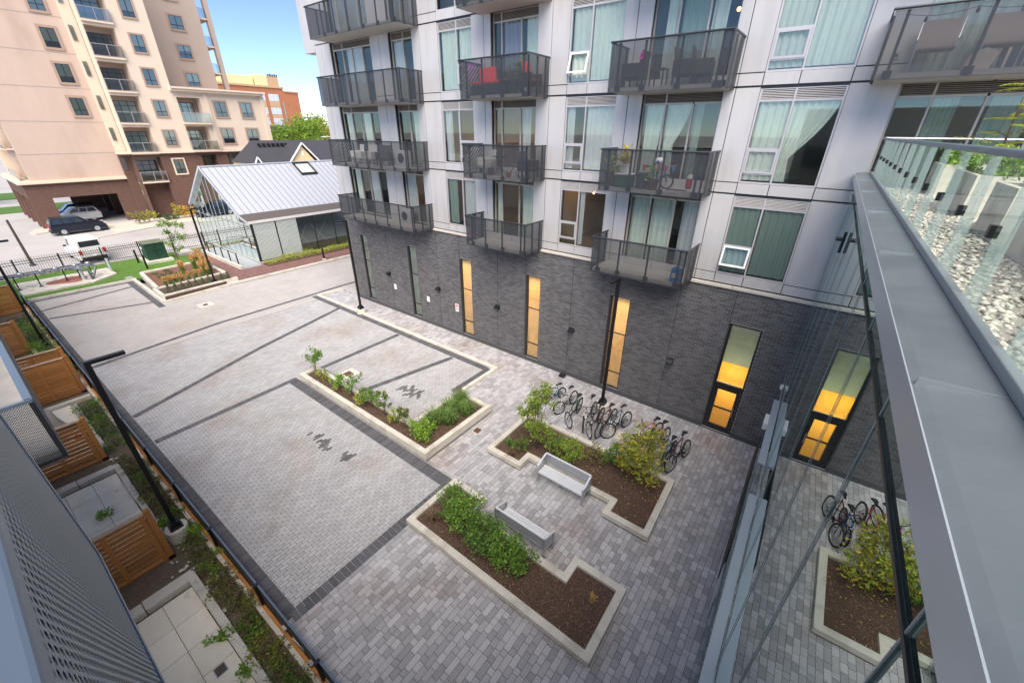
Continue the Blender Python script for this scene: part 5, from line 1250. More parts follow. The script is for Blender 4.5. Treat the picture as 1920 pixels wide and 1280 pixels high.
# far planter
FP = thing('grass_planter',(-37,8,0),'raised planter of golden grasses at the far end of the drive','planter')
for pts in ([(-39.8,6.55),(-34.75,6.22)],[(-34.85,6.15),(-35.2,10.5)],[(-39.85,6.5),(-40.1,10.6)],[(-40.1,10.5),(-35.1,10.45)]):
    a,b = pts; MB().bar((*a,.2),(*b,.2),.22,.42).build('kerb_wall',MT['concrete'],FP,bevel=.012)
MB().prism([(-39.7,6.6),(-34.9,6.3),(-35.25,10.4),(-40.0,10.4)],.0,.30).build('soil',M('reddish_mulch',(.17,.085,.055),.95,var=.25,scale=12,bump=.5,bscale=40),FP)
MB().prism([(-34.65,6.15),(-32.55,6.0),(-33.0,10.3),(-35.0,10.3)],.0,.34).build('soil',MT['soil'],FP)
MB().bar((-32.75,6.0,.22),(-33.1,10.5,.22),.20,.44).build('kerb_wall',MT['concrete'],FP,bevel=.012)
MB().bar((-34.7,6.02,.22),(-32.75,6.0,.22),.20,.44).build('kerb_wall',MT['concrete'],FP,bevel=.012)
gx_ = [(-34.95,6.75),(-35.0,7.08),(-35.05,7.42),(-35.08,7.76),(-35.15,8.2),(-35.2,8.62),(-35.25,9.05)]
od_ = ['nearest','second','third','fourth','fifth','sixth','seventh']
for k,(x,y) in enumerate(gx_): tuft(x,y,.30,.26,.48,70,'blade','%s golden grass clump of the front row counted from the lawn kerb' % od_[k],group='golden grass clumps of the far planter',plume='gold',width=.010)
for k,(x,y,h) in enumerate(((-37.1,8.45,.75),(-38.1,9.5,.85),(-37.7,9.95,.9),(-37.0,9.85,.85),(-38.7,10.0,.95),(-36.4,9.95,.7),(-35.6,9.6,.55),(-36.2,9.4,.7))): tuft(x,y,.30,.38,h,110,'blade','%s tall golden grass clump in the middle of the far planter' % ['lone left','back left','second back','centre','rearmost','right','lamp side','centre right'][k],group='tall golden grasses of the far planter',plume='gold',width=.012)
for k,(x,y) in enumerate(((-32.98,6.4),(-33.02,6.8),(-33.06,7.2),(-33.1,7.6),(-33.13,8.0),(-33.17,8.4),(-33.2,8.8),(-33.1,9.55),(-33.15,9.95))):
    t = thing('dwarf_conifer',(x,y,.34),'%s dwarf conifer in the row along the drive, counted from the lawn kerb' % ['first','second','third','fourth','fifth','sixth','seventh','eighth','ninth'][k],'conifer','dwarf conifers along the drive')
    n = 420; hgt = random.uniform(.55,.75); zz = rng.random(n)**1.3; a = rng.uniform(0,6.28,n); rr_ = .21*(1-zz)*(.6+.4*rng.random(n))+.01
    V,F = leaf_arrays(np.stack([x+rr_*np.cos(a),y+rr_*np.sin(a),.34+zz*hgt],1),.07,.3,droop=-.8); np_mesh('foliage',V,F,LM['evergreen'],t); MB().tube([(x,y,.3),(x,y,.5)],.015,5).build('stem',MT['bark'],t)
for k,(x,y) in enumerate(((-38.9,7.0),(-38.0,7.3),(-37.4,7.2),(-38.2,7.9),(-37.0,7.9),(-36.4,7.2),(-37.4,8.3),(-39.0,7.9),(-36.0,7.6))): shrub(x,y,.30,.30,.16,140,.07,'dark','%s low dark groundcover mound on the reddish mulch' % ['leftmost','second','third','middle back','centre','right front','rear','far left','right'][k],'groundcover','groundcover mounds of the far planter',stems=2,low=0)
# young tree
def tree(x,y,z,h,crowns,mat,label,tr=.05,leaf=.13,name='young_tree',group=None,mat2=None,n=1.0):
    t = thing(name,(x,y,z),label,'tree',group); m = MB(); m.tube([(x,y,z-.05),(x+.03,y-.02,z+h*.4),(x-.02,y+.03,z+h*.75)],[tr,tr*.75,tr*.35],7)
    for (cx,cy,cz,r_,hh,nn) in crowns: m.tube([(x+.02,y,z+(cz-z)*.55),((x+cx)/2,(y+cy)/2,(z+cz)/2+(cz-z)*.2),(cx,cy,cz)],[tr*.45,tr*.3,tr*.12],5)
    m.build('trunk',MT['bark'],t)
    P = np.concatenate([clump_points(int(nn*n),(cx,cy,cz),(r_,r_,hh),max(6,int(nn/50)),r_*.22) for (cx,cy,cz,r_,hh,nn) in crowns])
    if mat2:
        q = rng.random(len(P)) < .35; V,F = leaf_arrays(P[q],leaf,.55); np_mesh('crown',V,F,LM[mat2],t); P = P[~q]
    V,F = leaf_arrays(P,leaf,.55); np_mesh('crown',V,F,LM[mat],t); return t
tree(-42.6,9.65,.06,3.6,[(-42.5,9.6,3.25,.45,.3,220),(-42.7,10.35,2.9,.5,.28,200),(-42.5,9.4,2.55,.3,.25,90),(-42.6,9.9,2.2,.4,.25,130),(-42.8,10.5,1.9,.45,.22,130),(-42.5,9.5,1.7,.35,.25,110),(-42.6,9.9,1.1,.4,.25,130)],'green','slender young tree with tiered crown beside the green transformer',mat2='bright',leaf=.15)
# transformer
TF = thing('transformer_box',(-44.4,8.65,.06),'dark green electrical transformer cabinet on a concrete pad','transformer')
dg = M('transformer_green',(.012,.05,.032),.5,var=.15,scale=2); dg2 = M('weathered_green_lid',(.13,.15,.10),.8,var=.25,scale=4)
MB().box(-45.5,-43.2,7.75,9.55,.0,.26).build('pad',MT['concrete'],TF,bevel=.01)
MB().box(-45.05,-43.65,8.0,9.35,.26,1.58).build('cabinet',dg,TF,bevel=.01); MB().box(-45.12,-43.58,7.94,9.41,1.58,1.64).build('lid',dg2,TF,bevel=.01)
MB().box(-43.648,-43.60,8.4,9.0,1.02,1.10).build('handle_bar',dg,TF); MB().box(-43.648,-43.63,8.66,8.68,.3,1.5).build('door_gap',MT['black'],TF)
MB().box(-44.9,-44.6,7.985,7.999,1.05,1.25).build('notice',MT['white'],TF)
for x,y,lb in ((-44.55,7.45,'far black guard bollard left of the transformer'),(-42.0,7.4,'near black guard bollard in front of the transformer')):
    t = thing('bollard',(x,y,.06),lb,'bollard'); MB().tube([(x,y,.02),(x,y,1.12)],.07,10).build('post',MT['black'],t); MB().ball((x,y,1.12),.07,10,5,(1,1,.4)).build('cap',MT['black'],t)
t = thing('black_bollard',(-33.75,17.6,.05),'black bollard at the kerb in front of the pavilion hedge','bollard'); MB().tube([(-33.75,17.6,.0),(-33.75,17.6,.95)],.08,10).build('post',MT['black'],t); MB().lathe(-33.75,17.6,[(.14,.05),(.14,.07),(.1,.1)],12).build('base_ring',MT['white'],t)
t = thing('utility_vault',(-45,10.7,.06),'low pale concrete vault behind the young tree','vault'); MB().box(-45.7,-44.3,10.2,11.4,.0,.28).build('vault_body',MT['conc_grey'],t,bevel=.02); MB().box(-45.5,-44.5,10.4,11.2,.281,.31).build('lid',MT['walk'],t)
t = thing('manhole_lid',(-40.3,5.9,.06),'square grey manhole lid in the lawn corner','manhole'); MB().box(-40.7,-39.9,5.6,6.1,.03,.075).build('lid_plate',MT['galv'],t); MB().box(-40.6,-40.0,5.66,6.04,.076,.082).build('lid_inset',MT['conc_grey'],t)
# gas piping
GP = thing('gas_pipework',(-42.4,2,.16),'grey gas pipework on posts above the concrete pad','pipework')
gp_ = M('pipe_grey',(.17,.19,.22),.5,metal=.3,var=.1)
MB().tube([(-42.4,-2,1.05),(-42.4,4.35,1.05),(-42.35,4.55,1.0),(-42.3,4.6,.8),(-41.9,4.3,.4),(-41.7,4.15,.16)],.075,8).build('main_pipe',gp_,GP,smooth=True)
MB().tube([(-42.7,-2,1.12),(-42.7,4.9,1.12)],.05,8).build('upper_pipe',gp_,GP,smooth=True)
MB().tube([(-42.1,3.2,1.0),(-41.6,3.6,1.05),(-41.5,4.05,.9),(-41.5,4.1,.16)],.07,8).build('riser',gp_,GP,smooth=True)
for y,x in ((.52,-42.22),(1.54,-42.24),(2.9,-42.5),(3.65,-42.9),(4.35,-43.2)): MB().tube([(x,y,.16),(x,y,1.1)],.035,6).build('support_post',MT['black'],GP); MB().cbox(x,y,.17,.22,.22,.02).build('foot',MT['black'],GP)
for y in (1.9,2.6,3.6,4.3,.9): MB().lathe(-42.4,y,[(.12,.92),(.17,.98),(.17,1.2),(.12,1.26)],10).build('regulator',MT['galv'],GP); 
for y in (1.2,2.3,3.2,3.95): MB().tube([(-42.4,y-.03,1.05),(-42.4,y+.03,1.05)],.12,10).build('flange',gp_,GP)
for x,y,lb in ((-41.74,3.68,'pale grey bollard at the near edge of the gas pad'),(-42.7,5.4,'pale grey bollard at the far end of the gas pad')):
    t = thing('pipe_bollard',(x,y,.1),lb,'bollard'); MB().tube([(x,y,.1),(x,y,1.2)],.10,12).build('post',MT['galv'] if False else M('bollard_grey',(.42,.45,.46),.6,var=.1),t); MB().lathe(x,y,[(.13,.12),(.13,.19),(.101,.21)],12).build('collar',MT['concrete'],t); MB().ball((x,y,1.2),.10,12,5,(1,1,.35)).build('cap',MT['galv'],t)
# iron fence
IF = thing('iron_fence',(-46.35,4,.06),'black iron picket fence between lawn and parking lot','fence')
pk = MB().box(-.009,.009,-.009,.009,0,1.28).add([(-.016,-.016,1.28),(.016,-.016,1.28),(.016,.016,1.28),(-.016,.016,1.28),(0,0,1.38)],[(0,1,4),(1,2,4),(2,3,4),(3,0,4),(3,2,1,0)]).build('picket',MT['black'],IF,local=True)
pk.location = Vector((-46.35,-4,.08))-T3(IF)
y = -4+.135
while y < 15.5:
    o = bpy.data.objects.new('picket',pk.data); COL.objects.link(o); o.parent = IF; o.location = Vector((-46.35,y,.08))-T3(IF); y += .135
for z in (.25,1.02,1.2): MB().box(-46.37,-46.33,-4,15.5,z,z+.035).build('fence_rail',MT['black'],IF)
for k in range(9): MB().box(-46.39,-46.31,-3.9+2.4*k,-3.82+2.4*k,.03,1.42).build('fence_post',MT['black'],IF)
t = thing('street_lamp_pole',(-50.4,2.0,0),'dark slanting looking pole in the parking lot behind the gas pipes','pole'); MB().tube([(-50.4,2,0),(-50.4,1.92,3.62)],[.10,.075],10).build('shaft',M('bronze_pole',(.07,.055,.045),.6),t); MB().lathe(-50.4,2,[(.2,0),(.2,.06),(.12,.15)],12).build('base',MT['dark'],t)
# hedge at the pavilion
HG = thing('pavilion_hedge',(-35.7,18,.05),'low yellow green hedge along the pavilion glass','hedge')
P = np.stack([rng.uniform(-36.2,-35.3,5200),rng.uniform(13.7,27,5200),.1+.55*rng.random(5200)**.8],1); P[:,2] *= .75+.25*np.sin(P[:,1]*2.1)*np.sin(P[:,1]*.9+1)
V,F = leaf_arrays(P,.10,.5); np_mesh('foliage',V,F,LM['olive'],HG); V,F = leaf_arrays(P[:1500]+rng.normal(size=(1500,3))*.05,.10,.5); np_mesh('foliage',V,F,LM['yellow'],HG)
MB().box(-36.25,-35.25,13.65,27,.0,.12).build('soil',MT['soil'],HG)
# shrubs at the tower
for k,(x,y,h,m1,m2,lb) in enumerate(((-63.6,12.2,1.6,'dry','olive','brownish wispy shrub left at the tower wall'),(-63.9,13.2,1.5,'olive','yellow','olive shrub beside the tower pilaster'),(-64.2,16.2,1.7,'olive','autumn','yellow shrub in front of the tower brick bay'),(-64.0,17.3,1.5,'autumn','yellow','orange autumn shrub right in front of the tower brick bay'),(-63.9,15.3,.6,'evergreen','dark','low dark clipped shrub at the tower pilaster'))): shrub(x,y,.05,.75,h,420,.17,m1,lb,'shrub','shrubs along the tower base',mat2=m2,frac2=.4)
# ------------------------------------------------------------------ trees behind
GT = 'trees beyond the shingled house'
tree(-80,40,0,11,[(-80,38.5,8.4,2.4,1.7,1500),(-80,41.2,9.2,2.3,1.9,1500),(-79.5,43.6,10.4,2.2,1.8,1500),(-80,40,6.6,3.0,1.6,1200)],'bright','round yellow green tree behind the house ridge',tr=.22,leaf=.42,group=GT,mat2='olive',name='broad_tree')
tree(-84,47,0,12,[(-84,46,10.2,2.6,1.9,1500),(-84,49,10.0,2.8,2.0,1500),(-83,47,7.5,3.2,1.9,1400),(-83,51,8.5,3.0,2.2,1300)],'olive','yellow autumn tree beside the corner of the grey apartment block',tr=.22,leaf=.45,group=GT,mat2='yellow',name='broad_tree')
tree(-72,38.5,0,9,[(-72,37,6.4,2.2,1.5,1000),(-72,40,6.9,2.4,1.6,1000),(-71,43,6.5,2.4,1.5,900)],'bright','lower green tree between the tower wing and the house',tr=.2,leaf=.38,group=GT,mat2='green',name='broad_tree')
t = thing('street_light',(-70,42,0),'pale curved street light arm above the house roof','street light'); MB().tube([(-70,43.5,0),(-70,43.5,8.3),(-70,42.6,8.9),(-70,41.0,8.95)],[.1,.08,.05,.04],6).build('mast',MT['white'],t); MB().cbox(-70,40.7,8.95,.25,.7,.12).build('lantern',MT['white'],t)
tree(-96,-2,0,9,[(-96,-2,5.5,2.6,2.0,900),(-96,1,6.5,2.4,1.8,800)],'dark','dark tree beyond the far lawn left of the tower',tr=.2,leaf=.45,name='broad_tree',mat2='dry')
# ------------------------------------------------------------------ vehicles
tyre = MT['blackmatte']; rimm = M('alloy_rim',(.55,.56,.58),.3,metal=.7); cgl = M('car_glass',(.02,.025,.03),.06,spec=.9,var=0)
redl = M('tail_lamp_red',(.45,.02,.02),.2); whl = M('head_lamp',(.75,.72,.62),.15)
def car(loc,rz,body,belt,roof,w,paint,label,cat,wheels,wr,trim='dark',rails=False,vanlike=False,plate=True):
    """body: side profile (x,z) below the belt; roof: four x of the glasshouse (bottom rear, top rear, top front, bottom front) and its height"""
    t = thing(cat.replace(' ','_'),loc,label,cat,rz=rz); pm = M('car_paint',paint,.22,metal=.15,var=.02); B_ = lambda nm,mb,mt,par=t,**k: mb.build(nm,mt,par,local=True,**k)
    n = len(body); m = MB(); yy = w/2
    sec = [(-yy,0),(-yy+.0,1)]
    V=[]; 
    for s,k_ in ((-1,.90),(-1,1.0),(1,1.0),(1,.90)):
        pass
    rings = [(-yy*.80,.0),(-yy*.97,.35),(-yy,.6),(yy,.6),(yy*.97,.35),(yy*.80,0)]
    zmin = min(z for x,z in body); zmax = max(z for x,z in body)
    # left-right loft: side profile at several y with slight tuck
    ys_ = [-1,-.93,-.6,.6,.93,1]; xs_ = [.955,.985,1,1,.985,.955]; zt = [-.06,-.015,0,0,-.015,-.06]
    cx = (body[0][0]+max(x for x,z in body))/2; cx = sum((min(x for x,z in body),max(x for x,z in body)))/2
    for a,b,c in zip(ys_,xs_,zt):
        for x,z in body: V.append((cx+(x-cx)*b,a*yy,z+(c if z > (zmin+zmax)/2 else 0)))
    F=[(i*n+k,i*n+(k+1)%n,(i+1)*n+(k+1)%n,(i+1)*n+k) for i in range(5) for k in range(n)]+[tuple(range(n)),tuple(reversed(range(5*n,6*n)))]
    bo = B_('body',m.add(V,F),pm,bevel=.03)
    a,b,c,d,zr = roof; wb_,wt = yy*.93,yy*.78 if not vanlike else yy*.86
    zc = belt
    V=[(a,-wb_,zc),(d,-wb_,zc),(d,wb_,zc),(a,wb_,zc),(b,-wt,zr),(c,-wt,zr),(c,wt,zr),(b,wt,zr)]
    B_('cabin',MB().add(V,[(0,1,5,4),(1,2,6,5),(2,3,7,6),(3,0,4,7),(4,5,6,7),(3,2,1,0)]),pm,bevel=.05)
    L_ = lambda p,q,f: tuple(p[i]+(q[i]-p[i])*f for i in range(3))
    def face(p0,p1,p2,p3,u0,u1,v0,v1,nm,off,mt=cgl):
        P=[L_(L_(p0,p1,u),L_(p3,p2,u),v) for u,v in ((u0,v0),(u1,v0),(u1,v1),(u0,v1))]; o=Vector(off)
        B_(nm,MB().extr([tuple(Vector(p)) for p in P],o),mt)
    for s in (-1,1):
        i = (0,1,5,4) if s < 0 else (3,2,6,7); q=[V[k] for k in i]
        if not vanlike: face(*q,.07,.34,.15,.86,'side_window',(0,s*.012,.003)); face(*q,.37,.62,.15,.86,'side_window',(0,s*.012,.003)); face(*q,.65,.90,.15,.84,'side_window',(0,s*.012,.003))
        else: face(*q,.74,.93,.2,.84,'side_window',(0,s*.012,.003))
    q=[V[k] for k in (1,2,6,5)]; face(*q,.07,.93,.1,.9,'windscreen',(.014,0,.006))
    q=[V[k] for k in (3,0,4,7)]; face(*q,.1,.9,.12 if not vanlike else .35,.88,'rear_window',(-.014,0,.004))
    for x in wheels:
        for s in (-1,1):
            wh = B_('wheel',MB().tube([(x,s*(yy-.21),wr),(x,s*(yy-.01),wr)],wr,20),tyre)
            B_('rim',MB().tube([(x,s*(yy-.012),wr),(x,s*(yy+.006),wr)],wr*.62,14),rimm,wh)
            sp=MB()
            for k in range(5): an=k*2*PI/5; sp.bar((x,s*(yy+.008),wr),(x+wr*.6*math.cos(an),s*(yy+.008),wr+wr*.6*math.sin(an)),.05,.012,up=(0,1,0))
            B_('spokes',sp,rimm,wh)
            B_('wheel_arch',MB().tube([(x,s*(yy-.20),wr+.02),(x,s*(yy-.006),wr+.02)],wr+.055,20),MT['blackmatte'])
    xr,xf = min(x for x,z in body),max(x for x,z in body)
    for s in (-1,1):
        B_('tail_lamp',MB().cbox(xr+.02,s*(yy-.13),belt-.10,.10,.18,.34 if vanlike else .22),redl); B_('head_lamp',MB().cbox(xf-.10,s*(yy-.22),belt-.22,.16,.32,.14),whl)
        B_('mirror',MB().cbox(d-.35,s*(yy+.08),belt+.08,.10,.18,.14),MT['blackmatte'] if vanlike else pm); B_('door_handle',MB().cbox((b+c)/2,s*(yy+.004),belt-.10,.16,.02,.03),MT['dark'])
    B_('bumper',MB().cbox(xr+.03,0,.42,.14,w*.9,.22),MT['blackmatte'],bevel=.03); B_('bumper',MB().cbox(xf-.03,0,.40,.14,w*.88,.22),MT['blackmatte'] if not vanlike else MT['blackmatte'],bevel=.03)
    if plate: B_('number_plate',MB().cbox(xr-.045,0,.62,.012,.32,.14),MT['white'])
    if rails:
        for s in (-1,1): B_('roof_rail',MB().tube([(b+.1,s*(wt-.06),zr+.05),(c-.1,s*(wt-.06),zr+.05)],.02,6),MT['dark'])
    return t
SUVB = [(-2.15,.35),(2.15,.35),(2.18,.65),(2.10,.85),(1.05,1.02),(.95,1.06),(-2.12,1.06),(-2.18,.8)]
car((-63.55,7.05,0),PI/2,SUVB,1.05,(-2.10,-1.92,.25,1.0,1.68),1.78,(.010,.014,.028),'dark navy sport utility car parked by the tower column','car',(-1.28,1.30),.36,rails=True)
car((-71.4,8.2,0),-PI/2,SUVB,1.03,(-2.05,-1.75,.25,1.0,1.62),1.8,(.62,.62,.61),'white sport utility car parked under the tower','car',(-1.28,1.30),.35)
car((-74.6,8.5,0),-PI/2,SUVB,1.05,(-2.10,-1.92,.25,1.0,1.70),1.8,(.012,.012,.014),'black car parked deepest under the tower','car',(-1.28,1.30),.36)
VANB = [(-2.25,.32),(2.25,.32),(2.28,.62),(2.16,.88),(1.35,1.02),(1.25,1.05),(-2.25,1.05),(-2.28,.7)]
car((-49.9,5.3,0),PI+.06,VANB,1.04,(-2.22,-2.08,.75,1.30,1.86),1.74,(.74,.74,.73),'white delivery van seen from behind beyond the iron fence','van',(-1.40,1.40),.32,vanlike=True)
# ------------------------------------------------------------------ patios along the near building (rotated frame)
PZ = -.28
MT['bedsoil'] = M('bed_soil',(.15,.115,.085),.95,var=.3,scale=9,bump=.8,bscale=40)
sheet('patio_ground',[UV(-44,-1.66,0)[:2],UV(3,-1.66,0)[:2],UV(3,1.24,0)[:2],UV(-44,1.24,0)[:2]],PZ-.03,'bedsoil',thick=.15)
PT = thing('patio_paving',(0,0,PZ),None,None); PT['kind'] = 'structure'
bays = [(-10.15,-4.6),(-16.55,-12.15),(-22.9,-18.4),(-29.9,-25.9)]
jt = M('slab_joint',(.20,.18,.15),.9)
for a,b in bays:
    MB(UV).box(a,b,-1.6,.33,PZ-.02,PZ).build('bedding',jt,PT)
    u = a
    while u < b-.1:
        u1 = min(u+.80,b); v = .33
        while v > -1.6:
            v0 = max(v-.62,-1.6); MB(UV).box(u+.006,u1-.006,v0+.006,v-.006,PZ,PZ+.025+random.uniform(0,.003)).build('paving_slab',MT['slabpave'],PT); v -= .62
        u += .80
def stone(u0,u1,v0,v1,h,label,nm='garden_kerb'):
    """a run of rough stone kerb blocks"""
    t = thing(nm,UV(u0,v0,PZ),label,'kerb','stone kerbs of the patios'); L_ = max(u1-u0,v1-v0); n = max(1,int(L_/.95)); alongu = (u1-u0) > (v1-v0)
    for i in range(n):
        f0,f1 = i/n,(i+1)/n; j = lambda: random.uniform(-.012,.012)
        if alongu: MB(UV).box(u0+(u1-u0)*f0+.008,u0+(u1-u0)*f1-.008,v0+j(),v1+j(),PZ-.05,PZ+h+j()).build('kerb_block',MT['concrete'],t,bevel=.018)
        else: MB(UV).box(u0+j(),u1+j(),v0+(v1-v0)*f0+.008,v0+(v1-v0)*f1-.008,PZ-.05,PZ+h+j()).build('kerb_block',MT['concrete'],t,bevel=.018)
stone(-10.5,-4.0,.34,.52,.16,'long pale stone kerb beside the nearest patio slabs')
stone(-10.55,-10.25,-1.6,.50,.16,'short crumbly stone kerb crossing behind the nearest patio')
stone(-16.9,-12.2,.34,.50,.12,'pale stone kerb beside the second patio')
stone(-17.0,-16.7,-1.6,.50,.14,'broken stone kerb crossing at the far end of the second patio')
stone(-22.6,-18.3,.32,.50,.16,'grey kerb beside the patio with the covered grill')
stone(-31,-25.5,.25,.42,.14,'pale kerb beside the farthest patio')
MB(UV).box(-23.2,-22.95,-1.6,1.0,PZ-.05,PZ+.12).build('kerb_step',MT['concrete'],label='grey concrete step at the foot of the double cedar screen',cat='step')
# base wall and guard between patios and courtyard
CW_ = thing('bed_retaining_kerb',UV(-20,1.1,PZ),'long concrete kerb under the courtyard guard','kerb')
for k in range(13): MB(UV).box(-40+3.3*k+.01,-40+3.3*(k+1)-.01,1.03,1.13,PZ-.1,PZ+.10).build('kerb_block',MT['concrete'],CW_,bevel=.01)
GF = thing('courtyard_guard',UV(-20,1.21,PZ),'low black metal guard with cedar board between patios and courtyard','guard')
mg = M('guard_panel_dark',(.05,.048,.046),.6,var=.15,scale=5)
for k in range(13):
    u0 = -40.1+3.3*k; MB(UV).box(u0+.03,u0+3.27,1.205,1.225,PZ+.10,.55).build('guard_panel',mg,GF)
k = -39.0
while k < 1: 
    MB(UV).box(k-.03,k+.03,1.135,1.204,PZ+.04,.57).build('guard_post',MT['black'],GF); MB(UV).box(k-.04,k+.04,1.12,1.235,.57,.60).build('post_cap',MT['dark'],GF); k += 2.57
MB(UV).box(-40.1,2.0,1.195,1.235,.551,.585).build('top_rail',MT['guardframe'],GF)
for k in range(17): MB(UV).box(-40+2.57*k+.004,-40+2.57*(k+1)-.004,1.125,1.19,PZ+.101,PZ+.15).build('cedar_board',MT['wood'],GF)
# cedar privacy screens
def cedar(u,v0,v1,label,h=1.74):
    t = thing('cedar_screen',UV(u,v1,PZ),label,'screen','cedar privacy screens of the patios')
    p = MB(UV).box(u-.065,u+.065,v1-.13,v1,PZ,PZ+h+.05).build('post',MT['wood'],t,bevel=.006)
    MB(UV).box(u-.075,u+.075,v1-.14,v1+.01,PZ-.02,PZ+.09).build('post_shoe',MT['black'],t)
    n = 11; bh = (h-.14)/n
    for i in range(n): MB(UV).box(u-.012,u+.012,v0,v1-.13,PZ+.10+bh*i+.030,PZ+.10+bh*(i+1)).build('board',MT['wood'],t)
    for vv in (v1-.20,v1-.95,v1-1.7): 
        if vv-.1 > v0: MB(UV).box(u+.0125,u+.05,vv-.05,vv+.05,PZ+.1,PZ+h-.05).build('stud',MT['wood'],t)
    MB(UV).box(u-.06,u+.06,v0,v1-.135,PZ+h-.035,PZ+h).build('cap_board',MT['woodtop'],t); MB(UV).box(u-.03,u+.05,v0,v1-.135,PZ+.02,PZ+.095).build('base_rail',MT['wood'],t)
cedar(-11.55,-1.6,.40,'nearest cedar privacy screen beside the tall lamp post')
cedar(-17.75,-1.6,.38,'cedar screen beside the patio with the covered grill')
cedar(-23.85,-1.6,1.0,'wide cedar screen with solid boards, front of the pair')
cedar(-25.1,-1.6,1.02,'wide cedar screen with solid boards, rear of the pair')
cedar(-30.7,-1.6,.28,'farthest slatted cedar screen by the far lamp post')
cedar(-38.6,-1.6,1.0,'cedar screen at the far end of the patio hedge')
# covered grill and ball
t = thing('covered_grill',UV(-20.9,-.55,PZ),'grill under a beige cloth cover on the patio','grill cover')
pts = []; N_ = 28
for j,(r_,z) in enumerate(((.02,1.02),(.22,1.0),(.34,.92),(.40,.55),(.52,.15),(.66,.02))):
    for i in range(N_):
        a = 2*PI*i/N_; q = r_*(1+.10*math.sin(5*a+j)*(j/5)+.06*math.sin(9*a)*(j/5)); pts.append(UV(-20.9+q*math.cos(a)*1.15,-.55+q*math.sin(a),PZ+.03+z+.03*math.sin(3*a)*(j in (1,2))))
np_mesh('cloth',pts,[(j*N_+i,j*N_+(i+1)%N_,(j+1)*N_+(i+1)%N_,(j+1)*N_+i) for j in range(5) for i in range(N_)],M('beige_cloth',(.42,.36,.31),.9,var=.08),t,smooth=True)
t = thing('red_ball',UV(-19.8,.02,PZ),'small red ball beside the covered grill','ball'); bx_,by_,_ = UV(-19.8,.02,0); MB().ball((bx_,by_,PZ+.13),.11,14,8).build('skin',M('red_plastic',(.55,.06,.04),.4),t,smooth=True)
t = thing('patio_drain',UV(-7.6,-.02,PZ),'small square drain grate in the nearest patio','drain'); MB(UV).box(-7.72,-7.48,-.12,.10,PZ,PZ+.032).build('frame',MT['galv'],t); MB(UV).box(-7.70,-7.50,-.10,.08,PZ+.0325,PZ+.035).build('grate',M('grate_brown',(.10,.08,.06),.8),t)
# weeds, groundcover and stones in the bed
for k,(u,v,n_,sz,mt,lb) in enumerate(((-6.0,.75,500,.07,'green','leafy weeds at the near end of the bed'),(-7.0,.8,420,.06,'dry','dead brown stalks near the patio drain'),(-7.9,.72,450,.07,'green','green weeds leaning over the stone kerb'),(-8.8,.85,450,.06,'dry','dead brown stalks in the middle of the near bed'),(-9.6,.78,420,.06,'dry','brown stalks close to the guard'),(-10.3,.95,260,.08,'bright','fresh green weed against the guard'),(-11.0,.8,300,.06,'dry','brown stalks before the lamp post'),(-11.9,.95,300,.10,'bright','bright leafy weed beside the lamp base'),(-12.9,.7,420,.09,'bright','broad leafy weed patch behind the cedar screen'),(-13.9,.85,380,.06,'dry','dead stalks behind the lamp post'),(-15.0,.8,420,.06,'dry','brown matted weeds along the second patio'),(-16.2,.8,420,.06,'dry','brown matted weeds at the end of the second patio'),(-4.9,.8,420,.08,'bright','lush weeds at the bottom edge of the bed'),(-5.6,.62,250,.08,'green','weeds hanging over the nearest kerb'))):
    shrub(*UV(u,v,0)[:2],PZ-.02,.34,.32,n_,sz,mt,lb,'weeds','weeds in the patio bed',stems=6 if mt == 'dry' else 3,low=0,mat2='green' if mt == 'dry' else None,frac2=.2,name='weed_patch')
for k,(u,v) in enumerate(((-18.3,.75),(-19.2,.8),(-20.1,.75),(-21.0,.78),(-21.9,.72))): shrub(*UV(u,v,0)[:2],PZ-.02,.50,.42,900,.055,'dark' if k%2 else 'green','%s bushy juniper of the bed beside the covered grill' % ['nearest','second','middle','fourth','farthest'][k],'juniper','junipers beside the covered grill patio',low=0,name='juniper')
for k,(u,v) in enumerate(((-25.9,.65),(-27.0,.7),(-28.1,.6),(-29.2,.7),(-30.4,.65),(-31.7,.6),(-33.0,.65),(-34.4,.6),(-35.8,.6))): shrub(*UV(u,v,0)[:2],PZ-.02,.68,.55,800,.075,['green','bright','dark'][k%3],'%s juniper of the far bed behind the paired screens' % ['first','second','third','fourth','fifth','sixth','seventh','eighth','ninth'][k],'juniper','junipers of the far bed',low=0,name='juniper')
for k,(u,v,lb) in enumerate(((-12.4,.1,'green weed growing through the second patio slabs'),(-14.6,-.35,'small upright weed in a joint of the second patio'),(-6.5,-.55,'broad leaved weed on the nearest patio'),(-8.2,.28,'weed spilling over the nearest kerb'),(-7.1,.25,'second weed spilling over the nearest kerb'),(-5.8,.05,'weed at the bottom of the nearest patio'))): shrub(*UV(u,v,0)[:2],PZ+.02,.22,.22,110,.10,'bright',lb,'weed','weeds between the patio slabs',stems=3,low=0,name='weed')
PW = {'dry':[],'green':[],'olive':[]}; u = -4.4
while u > -17.2:
    mt = random.choice(['dry','dry','dry','green','olive']); x_,y_,_ = UV(u,random.uniform(.62,.98),0); hh = random.uniform(.15,.36)
    P = clump_points(380,(x_,y_,PZ+hh*.45),(.34,.28,hh*.5),12,.05); P = P[P[:,2] > PZ-.02]; q = rng.random(len(P)) < .3
    PW[mt].append(P[~q]); PW['dry' if mt != 'dry' else 'green'].append(P[q]); u -= .30
for k,v in PW.items():
    V,F = leaf_arrays(np.concatenate(v),.065 if k != 'dry' else .08,.45 if k != 'dry' else .2); np_mesh('weed_cover',V,F,LM[k],None,kind='stuff',label='%s low weeds covering the soil of the patio bed' % {'dry':'brown dry','green':'fresh green','olive':'yellowish'}[k],cat='weeds')
SN = []
